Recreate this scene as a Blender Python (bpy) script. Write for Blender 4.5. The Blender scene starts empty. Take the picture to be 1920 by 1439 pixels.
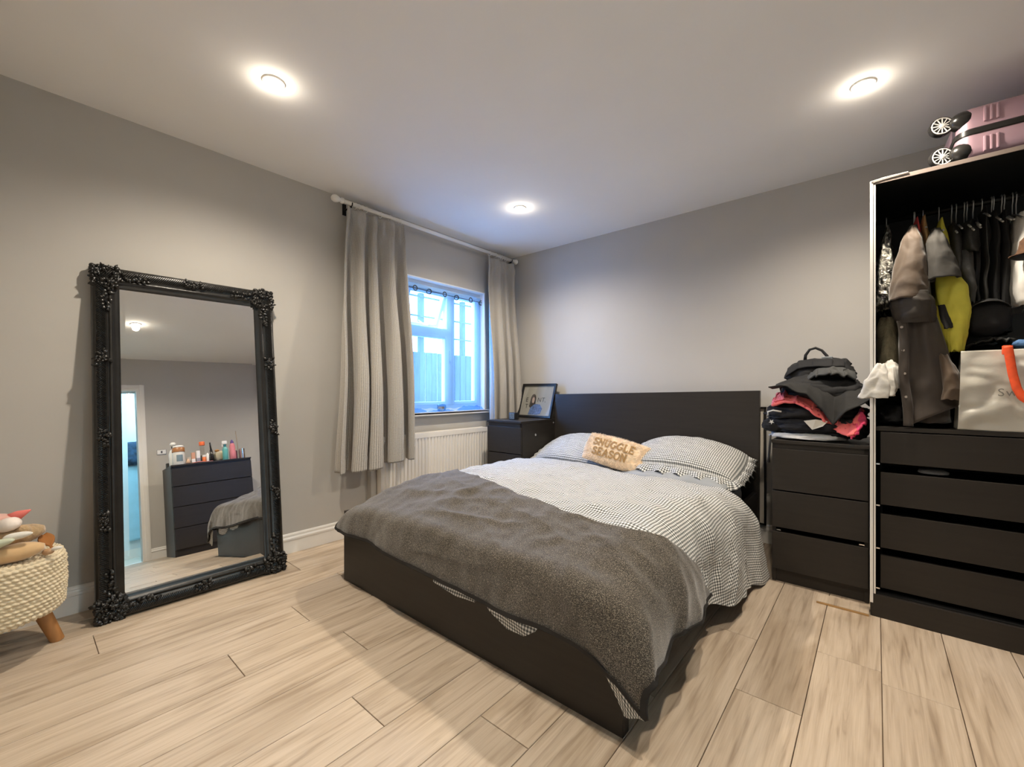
import bpy, bmesh, math, random
from mathutils import Vector, Matrix, noise
random.seed(7)
SC = bpy.context.scene
COL = SC.collection
PI = math.pi

# ------------------------------------------------------------------ camera, world, light, exposure
ROOM_W, ROOM_D, ROOM_H = 4.05, 3.75, 2.405
cam_d = bpy.data.cameras.new('camera'); cam_d.sensor_width = 36.0; cam_d.lens = 799.0/1920.0*36.0
cam_d.shift_y = 11.5/1920.0; cam_d.clip_start = 0.02
cam = bpy.data.objects.new('camera', cam_d); COL.objects.link(cam)
cam.location = (2.864, -3.350, 1.048)
cam.rotation_euler = (PI/2, 0, math.atan2(683.0, 799.0))
SC.camera = cam

world = bpy.data.worlds.new('overcast_sky'); SC.world = world; world.use_nodes = True
_bg = world.node_tree.nodes['Background']
_bg.inputs[0].default_value = (0.31, 0.57, 1.0, 1); _bg.inputs[1].default_value = 20.0

LAMP_COLOR = (1.0, 0.885, 0.735)
LAMP_POWER = 82.0
CEILING_FILL_POWER = 0.9     # extra point lamp under each downlight, added to brighten the ceiling
SC.view_settings.view_transform = 'Standard'; SC.view_settings.look = 'None'
SC.view_settings.gamma = 1.0; SC.view_settings.use_curve_mapping = False
SC.view_settings.exposure = 0.40
SC.cycles.use_denoising = True
SC.cycles.max_bounces = 14; SC.cycles.diffuse_bounces = 9; SC.cycles.glossy_bounces = 6
SC.cycles.transmission_bounces = 10; SC.cycles.transparent_max_bounces = 24
SC.cycles.sample_clamp_indirect = 6.0; SC.cycles.caustics_refractive = False

# daylight enters by the window: a portal only tells the sampler where the sky is
pl = bpy.data.lights.new('window_portal', 'AREA'); pl.shape = 'RECTANGLE'; pl.size = 1.05; pl.size_y = 0.95
pl.cycles.is_portal = True
po = bpy.data.objects.new('window_portal', pl); COL.objects.link(po)
po.location = (-0.17, -0.855, 1.415); po.rotation_euler = (0, -PI/2, 0)

# ------------------------------------------------------------------ mesh helpers
class MB:
    def __init__(s): s.v=[]; s.f=[]; s.uv=None
    def add(s, vs, fs):
        o=len(s.v); s.v += [tuple(p) for p in vs]; s.f += [tuple(i+o for i in f) for f in fs]; return s
    def box(s, x0,x1,y0,y1,z0,z1, bev=0.0):
        if bev<=0:
            vs=[(x,y,z) for z in (z0,z1) for y in (y0,y1) for x in (x0,x1)]
            return s.add(vs,[(0,2,3,1),(4,5,7,6),(0,1,5,4),(2,6,7,3),(0,4,6,2),(1,3,7,5)])
        bm=bmesh.new(); bmesh.ops.create_cube(bm,size=1)
        for v in bm.verts:
            v.co=Vector(((x0+x1)/2+v.co.x*(x1-x0),(y0+y1)/2+v.co.y*(y1-y0),(z0+z1)/2+v.co.z*(z1-z0)))
        bmesh.ops.bevel(bm,geom=bm.edges[:],offset=bev,segments=2,affect='EDGES',profile=0.6)
        return s.bm(bm)
    def bm(s,bm):
        bm.verts.index_update()
        s.add([v.co.copy() for v in bm.verts],[[v.index for v in f.verts] for f in bm.faces]); bm.free(); return s
    def xbox(s, M, sx,sy,sz, bev=0.0):
        t=MB().box(-sx/2,sx/2,-sy/2,sy/2,-sz/2,sz/2,bev)
        return s.add([M@Vector(p) for p in t.v], t.f)
    def rings(s, rs, closed=True, cap0=False, cap1=False):
        n=len(rs[0]); vs=[p for r in rs for p in r]; fs=[]
        for i in range(len(rs)-1):
            for j in range(n if closed else n-1):
                k=(j+1)%n; fs.append((i*n+j,i*n+k,(i+1)*n+k,(i+1)*n+j))
        if cap0: fs.append(tuple(range(n-1,-1,-1)))
        if cap1: fs.append(tuple((len(rs)-1)*n+j for j in range(n)))
        return s.add(vs,fs)
    def tube(s, pts, rad, n=8, cap=True):
        pts=[Vector(p) for p in pts]; rs=[]; a=None
        for i,p in enumerate(pts):
            t=(pts[min(i+1,len(pts)-1)]-pts[max(i-1,0)]).normalized()
            if a is None:
                a=t.cross(Vector((0.137,0.21,0.97)))
                if a.length<0.2: a=t.cross(Vector((1,0,0)))
            a=(a-t*a.dot(t)).normalized(); b=t.cross(a)
            r=rad[i] if isinstance(rad,(list,tuple)) else rad
            rs.append([p+a*math.cos(2*PI*j/n)*r+b*math.sin(2*PI*j/n)*r for j in range(n)])
        return s.rings(rs,True,cap,cap)
    def lathe(s, prof, M=None, n=24, cap0=True, cap1=True):
        M=M or Matrix.Identity(4)
        rs=[[M@Vector((r*math.cos(2*PI*j/n),r*math.sin(2*PI*j/n),z)) for j in range(n)] for r,z in prof]
        return s.rings(rs,True,cap0,cap1)
    def ball(s, c, r, nu=12, nv=8, M=None):
        c=Vector(c); r=(r,r,r) if not isinstance(r,(tuple,list)) else r; rs=[]
        for i in range(nv+1):
            th=PI*(0.02+0.96*i/nv); 
            rs.append([c+(M@Vector((r[0]*math.sin(th)*math.cos(2*PI*j/nu),r[1]*math.sin(th)*math.sin(2*PI*j/nu),-r[2]*math.cos(th))) if M else Vector((r[0]*math.sin(th)*math.cos(2*PI*j/nu),r[1]*math.sin(th)*math.sin(2*PI*j/nu),-r[2]*math.cos(th)))) for j in range(nu)])
        return s.rings(rs,True,True,True)
    def grid(s, nu, nv, fn, uvfn=None, wrap=False):
        o=len(s.v); n=nu if wrap else nu+1
        for j in range(nv+1):
            for i in range(n): s.v.append(tuple(fn(i/nu,j/nv)))
        for j in range(nv):
            for i in range(nu):
                k=(i+1)%n if wrap else i+1
                s.f.append((o+j*n+i,o+j*n+k,o+(j+1)*n+k,o+(j+1)*n+i))
        if uvfn: s.uv=[uvfn(i/nu,j/nv) for j in range(nv+1) for i in range(n)]
        return s

def T(loc,rz=0,rx=0,ry=0):
    return Matrix.Translation(loc)@Matrix.Rotation(rz,4,'Z')@Matrix.Rotation(ry,4,'Y')@Matrix.Rotation(rx,4,'X')

def origin(o):
    l=Vector(o.location)
    return l+(origin(o.parent) if o.parent else Vector((0,0,0)))

def obj(name, mb, mat, parent=None, smooth=False, loc=None, solid=0.0, sub=0, sharp=None, keep=False):
    """one mesh object; the shape comes in room coordinates and is moved to its parent's origin"""
    base=origin(parent) if parent else Vector(loc or (0,0,0))
    me=bpy.data.meshes.new(name)
    me.from_pydata([tuple(Vector(p)-base) for p in mb.v],[],mb.f)
    if mb.uv:
        ul=me.uv_layers.new(name='UVMap')
        for l in me.loops: ul.data[l.index].uv=mb.uv[l.vertex_index]
    if not keep:
      bm=bmesh.new(); bm.from_mesh(me); bmesh.ops.recalc_face_normals(bm,faces=bm.faces[:]); bm.to_mesh(me); bm.free()
    if smooth:
        for p in me.polygons: p.use_smooth=True
        if sharp: me.set_sharp_from_angle(angle=math.radians(sharp))
    me.materials.append(mat)
    o=bpy.data.objects.new(name,me); COL.objects.link(o)
    if parent: o.parent=parent
    else: o.location=base
    if solid:
        m=o.modifiers.new('thickness','SOLIDIFY'); m.thickness=abs(solid); m.offset=1 if solid>0 else -1
    if sub:
        m=o.modifiers.new('smooth','SUBSURF'); m.levels=sub; m.render_levels=sub
    return o

def tag(o,label=None,cat=None,group=None,kind=None):
    if label: o['label']=label
    if cat: o['category']=cat
    if group: o['group']=group
    if kind: o['kind']=kind
    return o
def thing(name,label,cat,loc=(0,0,0),group=None):
    o=bpy.data.objects.new(name,None); COL.objects.link(o); o.location=loc; o.empty_display_size=0.05
    return tag(o,label,cat,group)
def struct(name,mb,mat,loc=None,**k):
    return tag(obj(name,mb,mat,None,loc=loc,**k),kind='structure')

def sm(a,b,x):
    t=max(0.0,min(1.0,(x-a)/(b-a))); return t*t*(3-2*t)
def lerp(a,b,t): return a+(b-a)*t
def interp(tab,x):
    if x<=tab[0][0]: return tab[0][1]
    for (a,u),(b,v) in zip(tab,tab[1:]):
        if x<=b: return u+(v-u)*(x-a)/(b-a)
    return tab[-1][1]
def nz(x,y,z=0.0): return noise.noise(Vector((x,y,z)))

# ------------------------------------------------------------------ materials
def newmat(name):
    m=bpy.data.materials.new(name); m.use_nodes=True
    nt=m.node_tree; return m,nt,nt.nodes['Principled BSDF']
def nd(nt,t,**k):
    n=nt.nodes.new(t)
    for a,b in k.items():
        if a in n.inputs: n.inputs[a].default_value=b
        else: setattr(n,a,b)
    return n
def ramp(nt,fac,stops):
    r=nt.nodes.new('ShaderNodeValToRGB'); e=r.color_ramp.elements
    while len(e)<len(stops): e.new(0.5)
    for el,(p,c) in zip(e,stops): el.position=p; el.color=(*c,1)
    nt.links.new(fac,r.inputs[0]); return r.outputs[0]
def bumpnode(nt,b,h,strength,dist):
    n=nd(nt,'ShaderNodeBump',Strength=strength,Distance=dist); nt.links.new(h,n.inputs['Height']); nt.links.new(n.outputs[0],b.inputs['Normal'])
def plain(name,c,rough=0.5,metal=0.0,var=0.06,scale=8.0,bump=0.0,bscale=60.0,bdist=0.002,spec=0.5,coat=0.0,sheen=0.0,aniso=None):
    """paint, plastic, metal, cloth: a colour with a little procedural unevenness and relief"""
    m,nt,b=newmat(name)
    tc=nd(nt,'ShaderNodeTexCoord'); mp=nd(nt,'ShaderNodeMapping'); nt.links.new(tc.outputs['Object'],mp.inputs[0])
    if aniso: mp.inputs['Scale'].default_value=aniso
    n=nd(nt,'ShaderNodeTexNoise',Scale=scale,Detail=4.0); nt.links.new(mp.outputs[0],n.inputs['Vector'])
    lo=tuple(max(0,x*(1-var)) for x in c); hi=tuple(min(1,x*(1+var)) for x in c)
    nt.links.new(ramp(nt,n.outputs['Fac'],[(0.3,lo),(0.7,hi)]),b.inputs['Base Color'])
    b.inputs['Roughness'].default_value=rough; b.inputs['Metallic'].default_value=metal
    b.inputs['Specular IOR Level'].default_value=spec; b.inputs['Coat Weight'].default_value=coat
    if sheen: b.inputs['Sheen Weight'].default_value=sheen
    if bump:
        n2=nd(nt,'ShaderNodeTexNoise',Scale=bscale,Detail=5.0); nt.links.new(mp.outputs[0],n2.inputs['Vector'])
        bumpnode(nt,b,n2.outputs['Fac'],bump,bdist)
    return m
def emit(name,c,s):
    m,nt,b=newmat(name); b.inputs['Base Color'].default_value=(*c,1)
    n=nd(nt,'ShaderNodeTexNoise',Scale=3.0); cr=ramp(nt,n.outputs['Fac'],[(0.0,c),(1.0,c)])
    nt.links.new(cr,b.inputs['Emission Color']); b.inputs['Emission Strength'].default_value=s; return m
def floorwood():
    m,nt,b=newmat('oak_laminate')
    tc=nd(nt,'ShaderNodeTexCoord'); oi=nd(nt,'ShaderNodeObjectInfo')
    off=nd(nt,'ShaderNodeVectorMath',operation='SCALE'); cmb=nd(nt,'ShaderNodeCombineXYZ')
    for i,k in enumerate((37.0,61.0,13.0)):
        mu=nd(nt,'ShaderNodeMath',operation='MULTIPLY'); mu.inputs[1].default_value=k; nt.links.new(oi.outputs['Random'],mu.inputs[0]); nt.links.new(mu.outputs[0],cmb.inputs[i])
    ad=nd(nt,'ShaderNodeVectorMath',operation='ADD'); nt.links.new(tc.outputs['Object'],ad.inputs[0]); nt.links.new(cmb.outputs[0],ad.inputs[1])
    def noisy(sc,scale,detail,dist=0.0):
        mp=nd(nt,'ShaderNodeMapping'); mp.inputs['Scale'].default_value=sc; nt.links.new(ad.outputs[0],mp.inputs[0])
        n=nd(nt,'ShaderNodeTexNoise',Scale=scale,Detail=detail,Distortion=dist); nt.links.new(mp.outputs[0],n.inputs['Vector']); return n.outputs['Fac']
    grain=noisy((16,0.9,1),3.0,6.0,0.8); fine=noisy((150,3,1),2.0,3.0); broad=noisy((3.5,0.8,1),1.6,3.0,1.4)
    c1=ramp(nt,grain,[(0.30,(0.355,0.275,0.200)),(0.44,(0.480,0.385,0.290)),(0.58,(0.535,0.435,0.332)),(0.78,(0.58,0.478,0.370))])
    c2=ramp(nt,broad,[(0.32,(0.74,0.70,0.65)),(0.50,(1,1,1))])
    mx=nd(nt,'ShaderNodeMix',data_type='RGBA',blend_type='MULTIPLY'); mx.inputs[0].default_value=0.75
    nt.links.new(c1,mx.inputs[6]); nt.links.new(c2,mx.inputs[7])
    c3=ramp(nt,fine,[(0.3,(0.86,0.84,0.82)),(0.6,(1,1,1))])
    mx2=nd(nt,'ShaderNodeMix',data_type='RGBA',blend_type='MULTIPLY'); mx2.inputs[0].default_value=0.7
    nt.links.new(mx.outputs[2],mx2.inputs[6]); nt.links.new(c3,mx2.inputs[7])
    hv=nd(nt,'ShaderNodeHueSaturation'); mr=nd(nt,'ShaderNodeMapRange'); mr.inputs['To Min'].default_value=0.93; mr.inputs['To Max'].default_value=1.06
    nt.links.new(oi.outputs['Random'],mr.inputs[0]); nt.links.new(mr.outputs[0],hv.inputs['Value']); nt.links.new(mx2.outputs[2],hv.inputs['Color'])
    nt.links.new(hv.outputs[0],b.inputs['Base Color']); b.inputs['Roughness'].default_value=0.42; b.inputs['Specular IOR Level'].default_value=0.4
    bumpnode(nt,b,fine,0.12,0.001); return m
def gingham(name,period=0.0122,dark=(0.075,0.078,0.075)):
    m,nt,b=newmat(name)
    uv=nd(nt,'ShaderNodeUVMap'); sp=nd(nt,'ShaderNodeSeparateXYZ'); nt.links.new(uv.outputs[0],sp.inputs[0])
    outs=[]
    for i in (0,1):
        mu=nd(nt,'ShaderNodeMath',operation='DIVIDE'); mu.inputs[1].default_value=period; nt.links.new(sp.outputs[i],mu.inputs[0])
        fr=nd(nt,'ShaderNodeMath',operation='FRACT'); nt.links.new(mu.outputs[0],fr.inputs[0])
        gt=nd(nt,'ShaderNodeMath',operation='GREATER_THAN'); gt.inputs[1].default_value=0.5; nt.links.new(fr.outputs[0],gt.inputs[0]); outs.append(gt.outputs[0])
    ad=nd(nt,'ShaderNodeMath',operation='ADD'); nt.links.new(outs[0],ad.inputs[0]); nt.links.new(outs[1],ad.inputs[1])
    hf=nd(nt,'ShaderNodeMath',operation='MULTIPLY'); hf.inputs[1].default_value=0.5; nt.links.new(ad.outputs[0],hf.inputs[0])
    c=ramp(nt,hf.outputs[0],[(0.0,(0.82,0.81,0.78)),(0.5,(0.33,0.335,0.325)),(1.0,dark)])
    nt.links.new(c,b.inputs['Base Color']); b.inputs['Roughness'].default_value=0.9; b.inputs['Specular IOR Level'].default_value=0.1
    n=nd(nt,'ShaderNodeTexNoise',Scale=55.0,Detail=4.0); tc=nd(nt,'ShaderNodeTexCoord'); nt.links.new(tc.outputs['Object'],n.inputs['Vector'])
    bumpnode(nt,b,n.outputs['Fac'],0.55,0.010); return m
def tweed():
    m,nt,b=newmat('charcoal_tweed')
    tc=nd(nt,'ShaderNodeTexCoord')
    n=nd(nt,'ShaderNodeTexNoise',Scale=420.0,Detail=2.0); nt.links.new(tc.outputs['Object'],n.inputs['Vector'])
    n2=nd(nt,'ShaderNodeTexNoise',Scale=7.0,Detail=5.0); nt.links.new(tc.outputs['Object'],n2.inputs['Vector'])
    c=ramp(nt,n.outputs['Fac'],[(0.36,(0.022,0.019,0.0155)),(0.52,(0.064,0.055,0.045)),(0.68,(0.29,0.25,0.20))])
    c2=ramp(nt,n2.outputs['Fac'],[(0.3,(0.82,0.80,0.76)),(0.7,(1,1,1))])
    mx=nd(nt,'ShaderNodeMix',data_type='RGBA',blend_type='MULTIPLY'); mx.inputs[0].default_value=1.0
    nt.links.new(c,mx.inputs[6]); nt.links.new(c2,mx.inputs[7]); nt.links.new(mx.outputs[2],b.inputs['Base Color'])
    b.inputs['Roughness'].default_value=0.95; b.inputs['Specular IOR Level'].default_value=0.15; b.inputs['Sheen Weight'].default_value=0.35
    bumpnode(nt,b,n.outputs['Fac'],0.5,0.002); return m
def ribbed(name,c,pitch=0.009):
    m,nt,b=newmat(name)
    uv=nd(nt,'ShaderNodeUVMap'); w=nd(nt,'ShaderNodeTexWave',Scale=1.0/pitch/ (2*PI)*2*PI/6.2832*1.0); w.inputs['Scale'].default_value=0.314/pitch; w.inputs['Distortion'].default_value=0.15
    nt.links.new(uv.outputs[0],w.inputs['Vector'])
    mp=nd(nt,'ShaderNodeMapping'); mp.inputs['Scale'].default_value=(110,55,1); nt.links.new(uv.outputs[0],mp.inputs[0])
    ch=nd(nt,'ShaderNodeTexNoise',Scale=2.0,Detail=1.0); nt.links.new(mp.outputs[0],ch.inputs['Vector'])
    a=ramp(nt,w.outputs['Fac'],[(0.1,tuple(x*0.62 for x in c)),(0.6,c)])
    d=ramp(nt,ch.outputs['Fac'],[(0.35,(0.84,0.83,0.82)),(0.6,(1,1,1))])
    mx=nd(nt,'ShaderNodeMix',data_type='RGBA',blend_type='MULTIPLY'); mx.inputs[0].default_value=0.8
    nt.links.new(a,mx.inputs[6]); nt.links.new(d,mx.inputs[7]); nt.links.new(mx.outputs[2],b.inputs['Base Color'])
    b.inputs['Roughness'].default_value=0.9; b.inputs['Specular IOR Level'].default_value=0.1; b.inputs['Sheen Weight'].default_value=0.2
    bumpnode(nt,b,w.outputs['Fac'],0.5,0.003); return m
def facing(nt,lo=0.03,hi=0.8):
    lw=nd(nt,'ShaderNodeLayerWeight',Blend=0.5); pw=nd(nt,'ShaderNodeMath',operation='POWER'); pw.inputs[1].default_value=4.0
    nt.links.new(lw.outputs['Facing'],pw.inputs[0]); mr=nd(nt,'ShaderNodeMapRange'); mr.inputs['To Min'].default_value=lo; mr.inputs['To Max'].default_value=hi
    nt.links.new(pw.outputs[0],mr.inputs[0]); return mr.outputs[0]
def glassmat(name,tint=(1,1,1)):
    m,nt,b=newmat(name)
    n=nd(nt,'ShaderNodeTexNoise',Scale=2.0); c=ramp(nt,n.outputs['Fac'],[(0,tint),(1,tint)])
    tr=nd(nt,'ShaderNodeBsdfTransparent'); gl=nd(nt,'ShaderNodeBsdfGlossy',Roughness=0.02); fr=facing(nt); mx=nd(nt,'ShaderNodeMixShader')
    nt.links.new(c,tr.inputs[0]); nt.links.new(fr,mx.inputs[0]); nt.links.new(tr.outputs[0],mx.inputs[1]); nt.links.new(gl.outputs[0],mx.inputs[2])
    nt.links.new(mx.outputs[0],nt.nodes['Material Output'].inputs[0]); return m
def voile():
    m,nt,b=newmat('daylight_tinted_voile')
    n=nd(nt,'ShaderNodeTexNoise',Scale=30.0); c=ramp(nt,n.outputs['Fac'],[(0.3,(0.72,0.84,0.93)),(0.7,(0.80,0.90,0.97))])
    tr=nd(nt,'ShaderNodeBsdfTransparent'); tl=nd(nt,'ShaderNodeBsdfTranslucent'); df=nd(nt,'ShaderNodeBsdfDiffuse')
    nt.links.new(c,tl.inputs[0]); nt.links.new(c,df.inputs[0])
    a=nd(nt,'ShaderNodeMixShader'); a.inputs[0].default_value=0.6; nt.links.new(df.outputs[0],a.inputs[1]); nt.links.new(tl.outputs[0],a.inputs[2])
    e=nd(nt,'ShaderNodeMixShader'); e.inputs[0].default_value=0.85; tr.inputs[0].default_value=(0.44,0.69,1.0,1); nt.links.new(a.outputs[0],e.inputs[1]); nt.links.new(tr.outputs[0],e.inputs[2])  # see-through part tinted blue to carry the colour of the daylight
    nt.links.new(e.outputs[0],nt.nodes['Material Output'].inputs[0]); return m

M_WALL=plain('grey_wall_paint',(0.485,0.465,0.432),0.85,var=0.02,scale=3,bump=0.06,bscale=160,spec=0.2)
M_CEIL=plain('white_ceiling_paint',(0.90,0.885,0.855),0.9,var=0.015,scale=2,bump=0.04,bscale=150,spec=0.15)
M_WHITE=plain('white_gloss_paint',(0.80,0.78,0.74),0.35,var=0.02,scale=4)
M_UPVC=plain('white_upvc',(0.80,0.84,0.88),0.3,var=0.02,scale=5)
M_OAK=floorwood()
M_JOINT=plain('dark_underlay',(0.13,0.09,0.055),0.9)
M_DARK=plain('black_brown_veneer',(0.025,0.0210,0.0175),0.42,var=0.10,scale=6,aniso=(1,1,9),bump=0.04,bscale=40,spec=0.32)
M_DARKH=plain('black_brown_veneer_lengthwise',(0.025,0.0210,0.0175),0.42,var=0.10,scale=6,aniso=(0.7,6,9),bump=0.04,bscale=40,spec=0.32)
M_BLACKIN=plain('black_cavity_board',(0.012,0.011,0.010),0.5,var=0.15)
M_GING=gingham('grey_white_gingham')
M_TWEED=tweed()
M_HEM=plain('black_hem_binding',(0.014,0.012,0.011),0.9,var=0.2,bump=0.3,bscale=300)
M_CURT=ribbed('ribbed_oatmeal_cloth',(0.52,0.49,0.445))
M_VOILE=voile()
M_GLASS=glassmat('window_glass',(0.95,0.98,1.0))
M_CHROME=plain('chrome',(0.8,0.8,0.8),0.12,1.0,var=0.02)
M_BLKMETAL=plain('black_metal',(0.015,0.014,0.013),0.4,0.6,var=0.1)

# ------------------------------------------------------------------ room shell
W_Y0,W_Y1,W_Z0,W_Z1=-1.315,-0.402,0.855,1.978      # window opening in the left wall
TH=0.16
fb=MB().box(-TH,ROOM_W+0.12,-ROOM_D,0,-0.06,-0.0125)
floor=struct('floor',fb,M_JOINT)
ends={0:-2.266,1:-3.13,2:-2.149,3:-2.478,4:-2.80,5:-2.423,6:-2.05,7:-2.60,8:-1.55,9:-2.374,10:-1.93,11:-1.33,12:-1.705,13:-2.55,14:-1.339,15:-1.95,16:-2.3}
PW,PL,GAP=0.1965,1.292,0.0024
rp=random.Random(3)
k=-1
while True:
    x0=0.128+PW*k; x1=x0+PW
    if x0>=ROOM_W: break
    a=ends.get(k,-1.0-rp.random()*1.2)
    cuts=[a+PL*i for i in range(-4,5)]
    ys=[-ROOM_D]+[c for c in cuts if -ROOM_D+0.05<c<-0.05]+[0.0]
    for y0,y1 in zip(ys,ys[1:]):
        xa,xb=max(x0,0)+GAP/2,min(x1,ROOM_W)-GAP/2
        ya,yb=y0+GAP/2,y1-GAP/2
        mb=MB(); c=0.0012
        mb.add([(xa,ya,-0.012),(xb,ya,-0.012),(xb,yb,-0.012),(xa,yb,-0.012),(xa,ya,-c),(xb,ya,-c),(xb,yb,-c),(xa,yb,-c),(xa+c,ya+c,0),(xb-c,ya+c,0),(xb-c,yb-c,0),(xa+c,yb-c,0)],
               [(0,1,5,4),(1,2,6,5),(2,3,7,6),(3,0,4,7),(4,5,9,8),(5,6,10,9),(6,7,11,10),(7,4,8,11),(8,9,10,11)])
        p=obj('plank',mb,M_OAK,floor)
        mid=Vector(((xa+xb)/2,(ya+yb)/2,0)); p.data.transform(Matrix.Translation(-mid)); p.location=mid
    k+=1
struct('ceiling',MB().box(-TH,ROOM_W+0.12,-ROOM_D-0.12,0.12,ROOM_H,ROOM_H+0.1),M_CEIL)
wl=MB()
wl.box(-TH,0,-ROOM_D,W_Y0,-0.06,ROOM_H); wl.box(-TH,0,W_Y1,0.0,-0.06,ROOM_H)
wl.box(-TH,0,W_Y0,W_Y1,-0.06,W_Z0-0.02); wl.box(-TH,0,W_Y0,W_Y1,W_Z1,ROOM_H)
struct('wall_left',wl,M_WALL)
struct('wall_back',MB().box(-TH,ROOM_W+0.12,0,0.12,-0.06,ROOM_H),M_WALL)
struct('wall_front',MB().box(-TH,ROOM_W+0.12,-ROOM_D-0.12,-ROOM_D,-0.06,ROOM_H),M_WALL)
D_Y0,D_Y1,D_Z=-3.26,-2.475,2.0
wr=MB(); wr.box(ROOM_W,ROOM_W+0.12,-ROOM_D,D_Y0,-0.06,ROOM_H); wr.box(ROOM_W,ROOM_W+0.12,D_Y1,0,-0.06,ROOM_H); wr.box(ROOM_W,ROOM_W+0.12,D_Y0,D_Y1,D_Z,ROOM_H)
struct('wall_right',wr,M_WALL)
BP=[(0.0,0.0),(0.016,0.0),(0.016,0.082),(0.020,0.086),(0.020,0.096),(0.013,0.101),(0.011,0.107),(0.013,0.112),(0.011,0.119),(0.006,0.124),(0.0,0.125)]
def skirting(name,a,b,nrm):
    a=Vector(a);b=Vector(b);n=Vector(nrm)
    mb=MB().rings([[a+n*d+Vector((0,0,z)) for d,z in BP],[b+n*d+Vector((0,0,z)) for d,z in BP]],True,True,True)
    return struct(name,mb,M_WHITE)
skirting('baseboard_left',(0,-ROOM_D,0),(0,0,0),(1,0,0))
skirting('baseboard_back',(0.02,0,0),(ROOM_W-0.02,0,0),(0,-1,0))
skirting('baseboard_front',(0.02,-ROOM_D,0),(ROOM_W-0.02,-ROOM_D,0),(0,1,0))
skirting('baseboard_right',(ROOM_W,D_Y1+0.075,0),(ROOM_W,0,0),(-1,0,0))
# architrave and lining of the doorway in the right wall, seen in the mirror
ar=MB()
for y,sg in ((D_Y1,1),(D_Y0,-1)):
    for w0,w1,d in ((0,0.03,0.016),(0.03,0.062,0.022),(0.062,0.075,0.012)):
        ya,yb=sorted((y+sg*w0,y+sg*w1)); ar.box(ROOM_W-d,ROOM_W,ya,yb,0,D_Z+0.075)
for w0,w1,d in ((0,0.03,0.0165),(0.03,0.062,0.0225),(0.062,0.075,0.0125)):
    ar.box(ROOM_W-d,ROOM_W,D_Y0-0.01,D_Y1+0.01,D_Z+w0,D_Z+w1)
struct('trim_1',ar,M_WHITE)
# painted pipe casing beside the radiator
struct('trim_2',MB().box(0.0,0.055,-1.65,-1.607,0.0,0.66,0.004),M_WALL)
# ------------------------------------------------------------------ window and what lies outside
XF=-0.062   # inner face of the frame
win=bpy.data.objects.new('window_1',None); COL.objects.link(win); win.location=(XF,-0.86,W_Z0); win['kind']='structure'
fr=MB()
fz0,fz1=W_Z0+0.002,W_Z1
fr.box(XF-0.06,XF,W_Y0,-1.235,fz0,fz1,0.004); fr.box(XF-0.06,XF,-0.455,W_Y1,fz0,fz1,0.004)
fr.box(XF-0.06,XF,-1.236,-0.454,fz1-0.07,fz1,0.004); fr.box(XF-0.06,XF,-1.236,-0.454,fz0,fz0+0.06,0.004)
fr.box(XF-0.06,XF,-0.825,-0.765,fz0+0.05,fz1-0.06,0.004); fr.box(XF-0.06,XF,-1.236,-0.82,1.525,1.590,0.004)
obj('window_frame',fr,M_UPVC,win)
def sash(y0,y1,z0,z1,name,M=None,w=0.028):
    mb=MB(); x0,x1=XF-0.045,XF+0.004
    mb.box(x0,x1,y0,y0+w,z0,z1,0.004); mb.box(x0,x1,y1-w,y1,z0,z1,0.004); mb.box(x0,x1,y0+w,y1-w,z0,z0+w,0.004); mb.box(x0,x1,y0+w,y1-w,z1-w,z1,0.004)
    g=MB().box(XF-0.026,XF-0.020,y0+w*0.8,y1-w*0.8,z0+w*0.8,z1-w*0.8)
    if M:
        mb.v=[tuple(M@Vector(p)) for p in mb.v]; g.v=[tuple(M@Vector(p)) for p in g.v]
    s=obj(name,mb,M_UPVC,win); obj('pane',g,M_GLASS,s); return s
sash(-1.236,-0.824,fz0+0.058,1.527,'sash'); sash(-0.766,-0.454,fz0+0.058,fz1-0.068,'sash')
hz=fz1-0.072
Mo=T((XF-0.02,0,hz),ry=math.radians(24))@Matrix.Translation((-(XF-0.02),0,-hz))
so=sash(-1.236,-0.824,1.588,hz,'opening_sash',Mo)
st=MB().tube([(XF+0.004,-1.03,1.60),(XF-0.06,-1.03,1.615),(XF-0.14,-1.03,1.66)],0.006,8); obj('window_stay',st,M_UPVC,win)
hd=MB().box(XF,XF+0.022,-0.80,-0.782,1.30,1.40,0.006); obj('window_handle',hd,M_UPVC,win)
sl=MB().box(XF,0.044,W_Y0-0.0,W_Y1+0.0,W_Z0-0.019,W_Z0+0.004,0.006); sl.box(0.0005,0.044,W_Y0-0.03,W_Y1+0.03,W_Z0-0.026,W_Z0+0.004,0.006)
obj('window_sill',sl,M_WHITE,win)
ln=MB().box(-0.075,0.0012,W_Y0,W_Y1,W_Z1-0.010,W_Z1,0.001); ln.box(-0.075,0.0012,W_Y0,W_Y0+0.010,W_Z0+0.004,W_Z1-0.010,0.001); ln.box(-0.075,0.0012,W_Y1-0.010,W_Y1,W_Z0+0.004,W_Z1-0.010,0.001)
obj('reveal_lining',ln,M_UPVC,win)

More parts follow.
